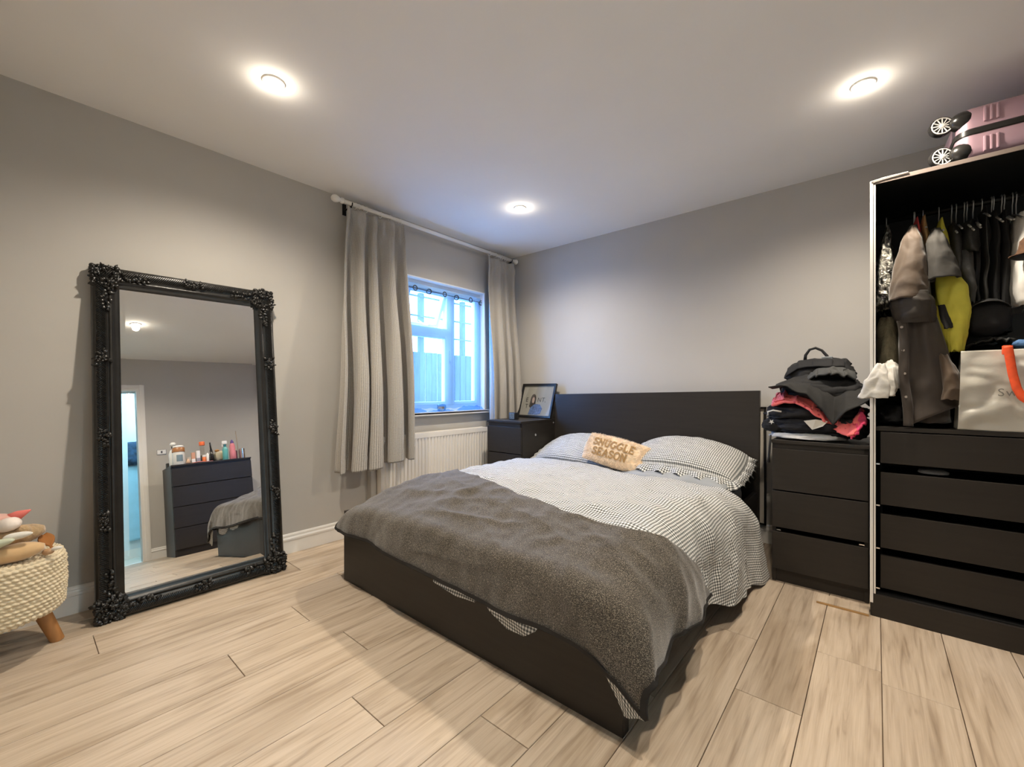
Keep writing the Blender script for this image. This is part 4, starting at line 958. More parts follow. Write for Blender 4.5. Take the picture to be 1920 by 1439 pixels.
sleeve(g,'loose_cuff',[(3.085,-0.70,1.20,0.018,0.02),(3.105,-0.715,1.12,0.026,0.026),(3.112,-0.72,1.05,0.030,0.026),(3.105,-0.72,1.005,0.028,0.024)],M_TAN,6.0)
g=garment('red_top','red top showing its shoulder between the tan and orange ones',3.008,[(1.860,0.006,-0.60,-0.32),(1.80,0.014,-0.635,-0.28),(1.70,0.018,-0.645,-0.27),(1.40,0.018,-0.63,-0.27)],plain('red_jersey',(0.55,0.05,0.045),0.8,var=0.15,bump=0.3,bscale=30),7.0)
g=garment('ochre_top','ochre-tan top showing its shoulder beside the red one',3.037,[(1.862,0.007,-0.60,-0.32),(1.80,0.017,-0.64,-0.28),(1.70,0.020,-0.65,-0.27),(1.45,0.020,-0.63,-0.27)],plain('ochre_cotton',(0.40,0.24,0.10),0.8,var=0.15,bump=0.3,bscale=30),8.0)
g=garment('yellow_jacket','yellow softshell jacket with a taupe T-shirt over it on the rail',3.092,[(1.835,0.006,-0.60,-0.32),(1.76,0.024,-0.645,-0.28),(1.66,0.034,-0.655,-0.27),(1.50,0.044,-0.66,-0.27),(1.40,0.050,-0.655,-0.27),(1.30,0.046,-0.65,-0.27)],M_YEL,9.0,fold=0.12,lean=lambda z:0.02*(1-sm(1.4,1.7,z)))
sleeve(g,'sleeve',[(3.092,-0.645,1.60,0.030,0.03),(3.118,-0.672,1.50,0.045,0.034),(3.130,-0.68,1.40,0.046,0.034),(3.128,-0.68,1.30,0.036,0.03),(3.130,-0.675,1.215,0.022,0.022)],M_YEL,10.0)
sleeve(g,'dangling_hem',[(3.060,-0.655,1.42,0.020,0.02),(3.055,-0.672,1.35,0.030,0.02),(3.050,-0.675,1.29,0.030,0.02)],M_YEL,11.0)
sleeve(g,'tee_sleeve',[(3.069,-0.640,1.775,0.014,0.02),(3.068,-0.690,1.70,0.034,0.036),(3.076,-0.712,1.62,0.044,0.044),(3.086,-0.722,1.53,0.052,0.048)],M_TAUPE,12.0,fold=0.06)
sleeve(g,'glove',[(3.085,-0.69,1.42,0.014,0.014),(3.094,-0.70,1.36,0.016,0.015),(3.103,-0.705,1.315,0.014,0.013)],M_BLACKC,13.0)
g=garment('nylon_hoodie','creased charcoal nylon hoodie hanging right of the yellow jacket',3.135,[(1.815,0.014,-0.55,-0.34),(1.76,0.034,-0.60,-0.30),(1.68,0.042,-0.62,-0.28),(1.55,0.040,-0.61,-0.28),(1.40,0.036,-0.60,-0.28)],M_CHAR,14.0,fold=0.2)
g=garment('charcoal_top','dull charcoal hooded top on the rail right of the nylon hoodie',3.185,[(1.815,0.018,-0.56,-0.34),(1.76,0.036,-0.61,-0.30),(1.69,0.042,-0.625,-0.28),(1.655,0.036,-0.62,-0.28)],M_CHAR,15.0,fold=0.1)
sleeve(g,'sleeve',[(3.165,-0.59,1.67,0.022,0.02),(3.172,-0.595,1.58,0.020,0.02),(3.185,-0.595,1.50,0.018,0.02),(3.180,-0.59,1.43,0.014,0.02)],M_CHAR,16.0)
g=garment('dark_blouse','narrow dark grey blouse hanging high in the middle of the rail',3.232,[(1.862,0.006,-0.55,-0.34),(1.78,0.016,-0.59,-0.30),(1.66,0.018,-0.59,-0.29),(1.35,0.020,-0.58,-0.29)],M_CHAR,17.0)
for i,(x,zb,lb) in enumerate(((3.262,1.32,'black long dress hanging next to the dark blouse'),(3.292,1.30,'black coat hanging left of the white blouse'),(3.205,1.36,'black cardigan hanging behind the charcoal top'))):
    garment('black_garment',lb,x,[(1.84-0.01*i,0.008,-0.56,-0.34),(1.76,0.018,-0.58,-0.30),(1.6,0.020,-0.585,-0.29),(zb,0.022,-0.575,-0.29)],M_BLACKC,20.0+i*3)
g=garment('white_blouse','white blouse hanging at the right edge of the view',3.335,[(1.80,0.010,-0.60,-0.34),(1.72,0.026,-0.645,-0.30),(1.60,0.036,-0.66,-0.28),(1.48,0.040,-0.66,-0.28),(1.40,0.030,-0.65,-0.28)],plain('white_cotton',(0.80,0.78,0.74),0.85,bump=0.3,bscale=26,bdist=0.008),30.0)
ht=thing('brown_felt_hat','brown felt hat hooked in front of the white blouse','hat',(3.335,-0.71,1.58))
obj('hat_body',MB().lathe([(0.062,1.588),(0.060,1.584),(0.045,1.592),(0.036,1.615),(0.032,1.645),(0.020,1.660),(0.004,1.663)],T((3.335,-0.715,0)),28),plain('rust_brown_felt',(0.085,0.040,0.018),0.95,var=0.35,scale=60,bump=0.6,bscale=120),ht,smooth=True)
obj('hanging_loop',MB().tube([(3.335,-0.715,1.655),(3.335,-0.66,1.80),(3.335,-0.50,1.905),(3.335,-0.46,1.921)],0.0018,6),M_BLACKC,ht)
obj('hat_lining',MB().lathe([(0.058,1.583),(0.046,1.575),(0.02,1.572)],T((3.335,-0.715,0)),28),M_BLACKC,ht,smooth=True)
cp=thing('baseball_cap','dark cap perched on the black clothes behind the tote bag','cap',(3.23,-0.56,1.30))
obj('cap_crown',blob((3.232,-0.55,1.36),(0.075,0.08,0.085),44.0,amp=0.05,cr=0.02,flat=0.9),M_BLACKC,cp,smooth=True)
obj('cap_peak',MB().grid(20,8,lambda u,v:(3.232+0.062*math.cos(PI*(0.1+0.8*u))*(0.7+0.3*v)*1.1,-0.60-0.05*math.sin(PI*(0.1+0.8*u))*v,1.405+0.030*math.sin(PI*u)-0.01*v)),M_CHAR,cp,smooth=True,solid=0.003)
pb=thing('black_clothes_bundle','bundle of black clothes piled on the shelf behind the tote bag','clothing',(3.30,-0.45,SZ+0.002))
obj('bundle',blob((3.31,-0.42,1.02),(0.22,0.17,0.23),47.0,amp=0.12,cr=0.08,flat=0.63,nu=60,nv=30),M_BLACKC,pb,smooth=True)
obj('bundle_fold',sheet_cloth([(3.15,-0.56,1.222),(3.20,-0.57,1.245),(3.25,-0.57,1.255),(3.30,-0.57,1.248)],[(0,0.05),(1,0.06)],49.0,fold=0.014),M_CHAR,pb,smooth=True,solid=0.006)
bs=thing('blue_scarf','crumpled blue scarf peeping over the tote bag','scarf',(3.335,-0.60,1.22)); obj('scarf_cloth',blob((3.335,-0.615,1.238),(0.036,0.03,0.020),52.0,amp=0.3,flat=0.8,nu=24,nv=12),plain('mid_blue_cotton',(0.09,0.20,0.42),0.85,var=0.2),bs,smooth=True)
bl=thing('black_leggings','black leggings folded on the shelf below the white sleeve','clothing',(2.915,-0.52,SZ+0.001)); obj('leggings_cloth',blob((2.918,-0.50,0.915),(0.052,0.17,0.062),55.0,amp=0.12,flat=0.62,cr=0.08),M_BLACKC,bl,smooth=True)
ws=thing('cream_blouse','cream top slung over the wardrobe edge with its sleeve hanging out','clothing',(2.89,-0.66,0.98))
obj('body',blob((2.915,-0.66,1.10),(0.034,0.06,0.075),58.0,amp=0.2,flat=0.9,cr=0.06),M_CREAM,ws,smooth=True)
sleeve(ws,'sleeve',[(2.880,-0.775,1.165,0.014,0.012),(2.872,-0.787,1.12,0.028,0.016),(2.866,-0.790,1.07,0.040,0.018),(2.860,-0.790,1.01,0.047,0.018)],M_CREAM,59.0,fold=0.18)
sleeve(ws,'hanging_fold',[(2.912,-0.745,1.15,0.010,0.012),(2.908,-0.765,1.09,0.020,0.016),(2.900,-0.77,1.02,0.030,0.016)],M_CREAM,60.0,fold=0.2)
# white empty hangers crowding the rail
for i,x in enumerate((3.150,3.176,3.204,3.268,3.300,3.324)):
    t=thing('empty_hanger','empty pale wire hanger on the wardrobe rail between black garments','hanger',(x,RYL,1.80),'empty hangers on the wardrobe rail'); hanger(t,x,1.83)

# ------------------------------------------------------------------ tote bag
tb=thing('tote_bag','large glossy cream tote bag with orange handle standing on the wardrobe shelf','bag',(3.32,-0.70,SZ+0.001))
M_TOTE=plain('coated_cream_paper',(0.50,0.48,0.42),0.30,var=0.06,scale=5,bump=0.25,bscale=9,bdist=0.02,coat=0.15)
TX0,TX1,TZ0,TZ1=3.128,3.50,SZ+0.002,1.212
def tote(u,v):
    # four walls; front bulges and creases
    q=4*u; s=int(min(q,3.999)); f=q-s
    z=lerp(TZ0,TZ1,v); yb=-0.60; yf=-0.725-0.018*math.sin(PI*v)
    c=[(TX0+0.010*v,yf),(TX1-0.01*v,yf),(TX1-0.012*v,yb),(TX0+0.020*v,yb)]
    a,b_=c[s],c[(s+1)%4]
    x=lerp(a[0],b_[0],f); y=lerp(a[1],b_[1],f)
    if s==0: y+=0.010*nz(f*4,v*5,2)-0.006*math.sin(PI*f)+0.012*(1-2.6*abs(nz(f*3+v*2,v*4-f,6)))*sm(0,0.1,f)*sm(1,0.9,f)*(0.3+0.7*math.sin(PI*v))
    if s==3: x-=-0.035*math.sin(PI*f)*math.sin(PI*v*0.9)
    return (x,y,z)
obj('bag_body',MB().grid(120,50,tote,wrap=True),M_TOTE,tb,smooth=True,solid=-0.002,sharp=50)
obj('bag_base',MB().box(TX0+0.01,TX1-0.01,-0.72,-0.605,SZ+0.001,SZ+0.004),M_TOTE,tb)
hpath=[(3.263,1.222),(3.268,1.17),(3.275,1.11),(3.285,1.055),(3.299,1.018),(3.325,0.994),(3.355,0.990),(3.382,1.005),(3.402,1.045),(3.412,1.11),(3.418,1.17),(3.421,1.222)]
def strap(u,v):
    q=u*(len(hpath)-1); i=min(int(q),len(hpath)-2); f=q-i
    p=Vector(hpath[i]).lerp(Vector(hpath[i+1]),f); d=(Vector(hpath[min(i+2,len(hpath)-1)])-Vector(hpath[max(i-1,0)])).normalized()
    w=(v-0.5)*0.023; return (p.x-d.y*w,-0.770-0.004*math.sin(PI*v)-0.006*math.sin(PI*u),p.y+d.x*w)
hm2=MB().grid(80,6,strap)
obj('handle',hm2,plain('orange_webbing',(0.90,0.10,0.02),0.6,var=0.12,scale=40),tb,smooth=True,solid=0.004)
for hx in (3.252,3.410): obj('handle_anchor',MB().box(hx,hx+0.022,-0.765,-0.735,1.190,1.226,0.003),bpy.data.materials['orange_webbing'],tb)
obj('lettering',textmesh('Swe',0.044,T((3.236,-0.7665,1.022),rx=PI/2),0.0,space=1.12),plain('grey_bag_ink',(0.20,0.19,0.17),0.6),tb)

# ------------------------------------------------------------------ suitcase
sc_=thing('pink_suitcase','metallic pink hard-shell suitcase lying on top of the wardrobe','suitcase',(3.45,-0.56,WH))
M_PINK=plain('metallic_pink_shell',(0.52,0.34,0.40),0.32,0.35,var=0.04,scale=6,coat=0.3)
M_BLKPL=plain('black_gloss_plastic',(0.018,0.017,0.016),0.25,var=0.1)
MS=T((3.128,-0.715,WH+0.012),rz=math.radians(3))   # local x along the case, y depth, z up
def shell(z0,z1,dome):
    n=28; L,Dp=0.66,0.42; rs=[]; r0=0.05
    def outline(ins):
        pts=[]; r=max(0.012,r0-ins)
        for cx_,cy_,a0 in ((L-ins-r,Dp-ins-r,0),(ins+r,Dp-ins-r,90),(ins+r,ins+r,180),(L-ins-r,ins+r,270)):
            for i in range(7): a=math.radians(a0+90*i/6); pts.append((cx_+r*math.cos(a),cy_+r*math.sin(a)))
        return pts
    zs=[(0.0,0.0),(0.55,0.0),(0.80,0.006),(0.93,0.018),(1.0,0.036)]
    for f,ins in zs:
        z=lerp(z0,z1,f); rs.append([MS@Vector((x,y,z)) for x,y in outline(ins)])
    return MB().rings(rs,True,True,True)
obj('lower_shell',shell(0.100,0.0,1),M_PINK,sc_,smooth=True,sharp=40); obj('upper_shell',shell(0.128,0.228,1),M_PINK,sc_,smooth=True,sharp=40)
z_=MB(); rs=[]
for z,o in ((0.0985,-0.001),(0.104,0.004),(0.124,0.004),(0.1295,-0.001)):
    pts=[]; L,Dp,r=0.66,0.42,0.05
    for cx_,cy_,a0 in ((L-r,Dp-r,0),(r,Dp-r,90),(r,r,180),(L-r,r,270)):
        for i in range(7): a=math.radians(a0+90*i/6); pts.append(MS@Vector((cx_+(r+o)*math.cos(a),cy_+(r+o)*math.sin(a),z)))
    rs.append(pts)
obj('zip_band',z_.rings(rs,True),M_BLKPL,sc_,smooth=True,sharp=40)
for zc in (0.052,0.176):
    for x in (0.082,0.100,0.118,0.205,0.225,0.33,0.35):
        m=MB().xbox(MS@Matrix.Translation((x,0.0,zc)),0.010,0.012,0.064,0.0035); obj('ridge',m,M_PINK,sc_)
obj('zip_pull',MB().xbox(MS@Matrix.Translation((0.205,-0.006,0.098)),0.012,0.010,0.022,0.002),M_BLKPL,sc_)
def wheel(zc,tilt,nm):
    c=MS@Vector((-0.045,0.035,zc)); Mw=Matrix.Translation(c)@Matrix.Rotation(tilt,4,'Z')@Matrix.Rotation(PI/2,4,'X')
    w=obj('wheel',MB().lathe([(0.030,-0.013),(0.040,-0.012),(0.042,0),(0.040,0.012),(0.030,0.013),(0.012,0.010),(0.004,0.010)],Mw,28),M_BLKPL,sc_,smooth=True,sharp=40)
    rm=MB()
    rm.lathe([(0.031,0.0135),(0.034,0.0155),(0.0365,0.0135)],Mw,28,False,False); rm.lathe([(0.010,0.012),(0.008,0.016),(0.001,0.017)],Mw,14,False,True)
    for i in range(12): rm.xbox(Mw@Matrix.Rotation(2*PI*i/12,4,'Z')@Matrix.Translation((0.021,0,0.0135)),0.024,0.0035,0.003)
    obj('wheel_spokes',rm,M_WHITE,w)
    h=MB(); h.ball(MS@Vector((0.022,0.036,zc)),(0.046,0.040,0.040),16,12); h.tube([MS@Vector((0.0,0.05,zc)),MS@Vector((-0.03,0.055,zc)),MS@Vector((-0.045,0.05,zc))],[0.022,0.017,0.012],10)
    obj('wheel_housing',h,M_BLKPL,sc_,smooth=True)
wheel(0.182,0.25,'upper'); wheel(0.046,0.35,'lower')
# ------------------------------------------------------------------ leaning mirror
BM=Vector((0.227,-2.719,0.003)); psi,phi=0.011,0.121; GW,GH,FRW=0.588,1.447,0.101
eV=Vector((math.sin(psi),math.cos(psi),0)); nH=Vector((math.cos(psi),-math.sin(psi),0))
uV=Vector((0,0,math.cos(phi)))-nH*math.sin(phi); nV=nH*math.cos(phi)+Vector((0,0,math.sin(phi)))
def mp_(a,b,n): return BM+eV*a+uV*b+nV*n
mir=thing('ornate_mirror','tall mirror in an ornate black carved frame leaning against the wall','mirror',tuple(BM))
M_MIR,_nt,_b=newmat('silvered_glass'); _b.inputs['Metallic'].default_value=1.0; _b.inputs['Roughness'].default_value=0.0
_n=nd(_nt,'ShaderNodeTexNoise',Scale=2.0); _nt.links.new(ramp(_nt,_n.outputs['Fac'],[(0,(0.86,0.87,0.86)),(1,(0.88,0.88,0.87))]),_b.inputs['Base Color'])
M_ORN=plain('black_gesso_frame',(0.013,0.012,0.0105),0.33,var=0.35,scale=14,bump=0.25,bscale=50,bdist=0.003)
x1,x0=GW/2+0.004,GW/2-0.018; y0,y1=FRW-0.004,FRW+GH+0.004; bv=0.022
g=MB(); vs=[(-x1,y0,-0.0035),(x1,y0,-0.0035),(x1,y1,-0.0035),(-x1,y1,-0.0035),(-x0,y0+bv,0),(x0,y0+bv,0),(x0,y1-bv,0),(-x0,y1-bv,0)]
g.add([mp_(*p) for p in vs],[(4,5,6,7)]); gm=obj('mirror_glass',g,M_MIR,mir)
g=MB().add([mp_(a,b,n*0.22) for a,b,n in vs],[(0,1,5,4),(1,2,6,5),(2,3,7,6),(3,0,4,7)]); obj('bevel',g,M_MIR,gm)
PROF=[(0.0,-0.020),(0.0,0.010),(0.004,0.018),(0.012,0.024),(0.022,0.027),(0.034,0.025),(0.046,0.018),(0.053,0.013),(0.057,0.013),(0.060,0.018),(0.065,0.020),(0.070,0.018),(0.074,0.011),(0.082,0.008),(0.090,0.007),(0.097,0.004),(0.101,-0.002),(0.101,-0.006),(0.101,-0.020)]
OX,OY=GW/2+FRW,GH+2*FRW
m=MB(); rs=[]
for (sx,sy) in ((-1,0),(1,0),(1,1),(-1,1),(-1,0)):
    rs.append([mp_(sx*(OX-r),(OY-r) if sy else r,n) for r,n in PROF])
m.rings(rs,True); obj('frame_moulding',m,M_ORN,mir,smooth=True,sharp=50)
obj('backing',MB().add([mp_(a,b,-0.012) for a,b in ((-x1,y0),(x1,y0),(x1,y1),(-x1,y1))]+[mp_(a,b,-0.019) for a,b in ((-x1,y0),(x1,y0),(x1,y1),(-x1,y1))],[(0,1,2,3),(7,6,5,4),(0,4,5,1),(1,5,6,2),(2,6,7,3),(3,7,4,0)]),M_BLACKIN,mir)
# slanted reeding along the outer roll
rd=MB()
def reed(a,b,da,db,sl):
    L=math.hypot(da,db); ux,uy=da/L,db/L; px,py=-uy,ux
    w=0.0026
    pts=[]
    for q,h in ((0,0.012),(0.35,0.0275),(0.7,0.0275),(1,0.018)):
        r=q*0.044; 
        ca,cb=a+px*r+ux*sl*r, b+py*r+uy*sl*r
        pts.append((ca,cb,h))
    for (a0,b0,h0),(a1,b1,h1) in zip(pts,pts[1:]):
        rd.add([mp_(a0-ux*w,b0-uy*w,h0-0.002),mp_(a0+ux*w,b0+uy*w,h0-0.002),mp_(a1+ux*w,b1+uy*w,h1-0.002),mp_(a1-ux*w,b1-uy*w,h1-0.002),mp_(a0,b0,h0+0.0032),mp_(a1,b1,h1+0.0032)],[(0,4,5,3),(4,1,2,5)])
st_=0.0085
for i in range(int((OY-0.04)/st_)):
    b=0.02+i*st_; reed(OX-0.003,b,0,1,0.75); reed(-OX+0.003,OY-b,0,-1,0.75)
for i in range(int((2*OX-0.04)/st_)):
    a=-OX+0.02+i*st_; reed(a,0.003,1,0,0.75); reed(-a,OY-0.003,-1,0,0.75)
tag(obj('reeding',rd,M_ORN,mir),kind='stuff')
def leaf(mb,a,b,ang,L,wd_,curl,h0,h1,n=7):
    rows=[]
    x,y=a,b; d=ang
    for i in range(n+1):
        t=i/n; w=wd_*max(0.12,math.sin(PI*(0.12+0.85*t)))**0.8; h=h0+(h1-h0)*math.sin(PI*min(1,t*1.15))+0.006*t
        px,py=-math.sin(d),math.cos(d)
        rows.append([mp_(x+px*w,y+py*w,h-0.010),mp_(x+px*w*0.55,y+py*w*0.55,h+0.003),mp_(x,y,h-0.001),mp_(x-px*w*0.55,y-py*w*0.55,h+0.003),mp_(x-px*w,y-py*w,h-0.010)])
        x+=math.cos(d)*L/n; y+=math.sin(d)*L/n; d+=curl/n
    mb.rings(rows,False)
def corner(sx,sy,seed):
    r=random.Random(seed); m=MB(); cx_,cy_=sx*(OX-0.048),(OY-0.048 if sy>0 else 0.048)
    for k in range(70):          # dense low foliage filling the corner block
        a=r.uniform(-0.050,0.050); b=r.uniform(-0.050,0.050); ang=math.atan2(b,a)+r.uniform(-0.9,0.9)
        leaf(m,cx_+a*0.8,cy_+b*0.8,ang,r.uniform(0.018,0.034),r.uniform(0.006,0.010),r.uniform(-2.6,2.6),0.020,r.uniform(0.025,0.035))
    for side in (0,1):          # acanthus run along each arm
        ad=(0,-sy) if side else (-sx,0)
        for k in range(16):
            t=0.03+0.125*k/15; ang=math.atan2(ad[1],ad[0])+(1 if k%2 else -1)*r.uniform(0.3,1.0); w=r.uniform(-0.018,0.018)*(1.3-t*6)
            leaf(m,cx_+ad[0]*t+ad[1]*w,cy_+ad[1]*t+ad[0]*w,ang,r.uniform(0.022,0.036),r.uniform(0.006,0.009),r.uniform(-2.2,2.2),0.018,r.uniform(0.023,0.031))
    for k in range(16):
        a=r.uniform(-0.045,0.045); b=r.uniform(-0.045,0.045); m.ball(mp_(cx_+a,cy_+b,0.030),r.uniform(0.003,0.006),8,6)
    for q in range(5):            # scalloped outline
        f=-0.045+0.022*q
        m.ball(mp_(sx*(OX-0.004),cy_+f,0.016),0.0115,10,8); m.ball(mp_(cx_+f,(OY-0.004 if sy>0 else 0.014),0.016),0.0115,10,8)
    obj('corner_ornament',m,M_ORN,mir,smooth=True)
for i,(sx,sy) in enumerate(((-1,-1),(1,-1),(1,1),(-1,1))): corner(sx,sy,11+i)
def spray(a,b,vert,seed):
    r=random.Random(seed); m=MB()
    for k in range(18):
        ang=(PI/2 if vert else 0)+(PI if k%2 else 0)+r.uniform(-0.8,0.8); o=r.uniform(-0.03,0.03)
        leaf(m,a+(r.uniform(-0.016,0.016) if vert else o),b+(o if vert else r.uniform(-0.016,0.016)),ang,r.uniform(0.018,0.032),r.uniform(0.0055,0.009),r.uniform(-2.2,2.2),0.020,r.uniform(0.026,0.034))
    for k in range(6): m.ball(mp_(a+r.uniform(-0.016,0.016),b+r.uniform(-0.016,0.016),0.030),r.uniform(0.004,0.007),8,6)
    obj('side_ornament',m,M_ORN,mir,smooth=True)
for i,f in enumerate((0.27,0.5,0.73)):
    spray(-(OX-0.034),OY*f,True,30+i); spray(OX-0.030,OY*f,True,40+i)
spray(0.0,OY-0.032,False,50); spray(0.0,0.034,False,51)

# ------------------------------------------------------------------ knitted pouf with soft toys
PC=Vector((0.262,-3.402,0)); PR=0.192; PZ0,PZ1=0.160,0.385
pf=thing('knitted_pouf','cream chunky-knit pouf stool on stubby wooden legs by the mirror','stool',(PC.x,PC.y,0))
arcs=[]; rr=0.018
path=[]
N1=140
tot=(PZ1-PZ0-rr*1.4)+rr*PI/2*1.7+0.15
def pprof(q):
    s=q*tot; r2=0.03
    a=r2*PI/2
    if s<a: t=s/r2; return PR-r2+r2*math.sin(t),PZ0+r2-r2*math.cos(t),(math.sin(t),-math.cos(t))
    s-=a; L=PZ1-PZ0-r2-rr
    if s<L: bul=0.004*math.sin(PI*s/L); return PR+bul,PZ0+r2+s,(1,0)
    s-=L; a=rr*PI/2
    if s<a: t=s/rr; return PR-rr+rr*math.cos(t),PZ1-rr+rr*math.sin(t),(math.cos(t),math.sin(t))
    s-=a; return max(0.005,PR-rr-s),PZ1-0.0*s,(0,1)
NR=27; NS=60
def knit(u,v):
    r,z,(nr,nz_)=pprof(v); row=v*NR; k=int(row); fr_=row-k
    a=2*PI*u; st=a*NS/(2*PI)+ (0.5 if k%2 else 0.0)+0.35*fr_
    sf=st-math.floor(st)
    yarn=(abs(math.sin(PI*fr_))**0.7)*(0.25+0.75*abs(math.sin(PI*sf))**0.7)
    d=0.0105*yarn*(1+0.25*nz(k*1.7,math.floor(st)*0.9))-0.003+0.003*nz(a*2,row)
    rad=r+nr*d; return (PC.x+rad*math.cos(a),PC.y+rad*math.sin(a),z+nz_*d)
obj('knit_cover',MB().grid(520,190,knit,wrap=True),plain('cream_cotton_rope',(0.66,0.565,0.40),0.9,var=0.10,scale=60,bump=0.5,bscale=180,bdist=0.003),pf,smooth=True)
obj('underside',MB().lathe([(PR-0.02,PZ0+0.004),(0.01,PZ0+0.004)],T((PC.x,PC.y,0)),30),M_BLACKC,pf)
M_LEG=plain('turned_beech',(0.36,0.165,0.055),0.45,var=0.22,scale=8,aniso=(6,6,1))
for k in range(3):
    a=PI/2+k*2*PI/3+0.02; d=Vector((math.cos(a),math.sin(a),0))
    p0=PC+d*0.115+Vector((0,0,PZ0+0.012)); p1=PC+d*0.172
    obj('leg',MB().tube([p0,p0.lerp(p1,0.5),p1+Vector((0,0,0.0))],[0.027,0.0245,0.0215],18),M_LEG,pf,smooth=True,sharp=40)
Rv=Vector((0.760,0.650,0)); Fv=Vector((-0.650,0.760,0))
def lp(r,f,h): return PC+Rv*r+Fv*f+Vector((0,0,PZ1+0.006+h))
def bean(a,b,r0,r1,seed,mid=1.0,flat=0.8):
    a=Vector(a);b=Vector(b); d=b-a; L=d.length; d/=L; sd=d.cross(Vector((0,0,1))).normalized(); up=sd.cross(d); m=MB(); rs=[]
    for i in range(17):
        t=i/16; w=max(0.12,(1-abs(2*t-1)**3.2))**0.5*lerp(r0,r1,t)*(1+(mid-1)*math.sin(PI*t))
        c=a+d*L*t
        rs.append([c+sd*w*math.cos(2*PI*j/16)*(1+0.05*nz(j*0.7,t*4,seed))+up*w*flat*math.sin(2*PI*j/16)*(1+0.08*nz(j,t*5,seed)) for j in range(16)])
    return m.rings(rs,True,True,True)
M_PLTAN=plain('sandy_plush',(0.42,0.29,0.155),0.95,var=0.25,scale=50,bump=0.8,bscale=110,bdist=0.006,sheen=0.4)
M_PLHON=plain('honey_velour',(0.58,0.38,0.19),0.85,var=0.10,scale=20,sheen=0.5,bump=0.2,bscale=90)
M_PLPNK=plain('blush_plush',(0.72,0.40,0.33),0.9,var=0.15,scale=25,sheen=0.5,bump=0.5,bscale=90)
M_PLWHT=plain('white_plush',(0.76,0.73,0.66),0.9,var=0.1,scale=40,sheen=0.4,bump=0.5,bscale=110)
M_PLMNT=plain('pale_mint_felt',(0.52,0.55,0.42),0.9,var=0.1,bump=0.4,bscale=90)
t1=thing('tan_plush_toy','sandy and honey plush toy with two long feet on the knitted pouf','soft toy',tuple(lp(0.06,0.0,0)),'soft toys on the pouf')
obj('foot',bean(lp(0.02,-0.13,0.026),lp(0.188,0.012,0.046),0.036,0.042,1,1.05,0.8),M_PLHON,t1,smooth=True)
obj('foot',bean(lp(-0.05,-0.075,0.050),lp(0.128,0.066,0.098),0.044,0.052,2,1.05,0.75),M_PLTAN,t1,smooth=True)
obj('toe_patch',MB().ball(lp(0.105,0.010,0.106),(0.026,0.020,0.024),14,10,Matrix.Rotation(0.7,3,'Z')),M_PLTAN,t1,smooth=True)
t2=thing('pink_plush_toy','blush pink and white plush toy with coral pointed tip lying on the pouf','soft toy',tuple(lp(0.0,0.04,0.1)),'soft toys on the pouf')
obj('body',bean(lp(-0.10,0.01,0.125),lp(0.090,0.0,0.140),0.050,0.040,3,1.05,0.85),M_PLPNK,t2,smooth=True)
obj('snout',bean(lp(0.045,-0.015,0.128),lp(0.118,-0.02,0.150),0.030,0.028,4,1.0,0.9),plain('blush_white_plush',(0.74,0.66,0.60),0.9,var=0.25,scale=14,bump=0.5,bscale=110),t2,smooth=True)
obj('pointed_tip',MB().tube([lp(0.050,0.015,0.150),lp(0.078,0.02,0.166),lp(0.112,0.03,0.182)],[0.022,0.017,0.003],12),plain('coral_felt',(0.80,0.20,0.17),0.85,var=0.1,bump=0.3,bscale=90),t2,smooth=True)
obj('fin',bean(lp(0.108,-0.056,0.098),lp(0.186,-0.03,0.112),0.019,0.012,5,1.15,0.75),M_PLWHT,t2,smooth=True)
obj('fin',bean(lp(0.07,-0.095,0.074),lp(0.165,-0.072,0.100),0.022,0.014,6,1.15,0.75),M_PLMNT,t2,smooth=True)
t3=thing('suede_leaf_ornament','small rust-brown suede leaf ornament with beads at the pouf edge','ornament',tuple(lp(0.15,0.06,0)))
obj('leaf_blade',MB().grid(12,6,lambda u,v:lp(0.10+0.095*u,0.085+0.06*(v-0.5)*math.sin(PI*min(u+0.15,0.98))-0.05*u,0.060-0.040*u+0.012*abs(v-0.5))),plain('rust_suede',(0.30,0.115,0.025),0.85,var=0.2),t3,smooth=True,solid=0.006)
obj('bead',bean(lp(0.165,0.028,0.016),lp(0.200,0.032,0.020),0.016,0.014,8),plain('wooden_bead',(0.50,0.31,0.17),0.5,var=0.2),t3,smooth=True)
obj('bead',bean(lp(0.192,0.034,0.026),lp(0.228,0.038,0.032),0.011,0.007,9),M_PLWHT,t3,smooth=True)

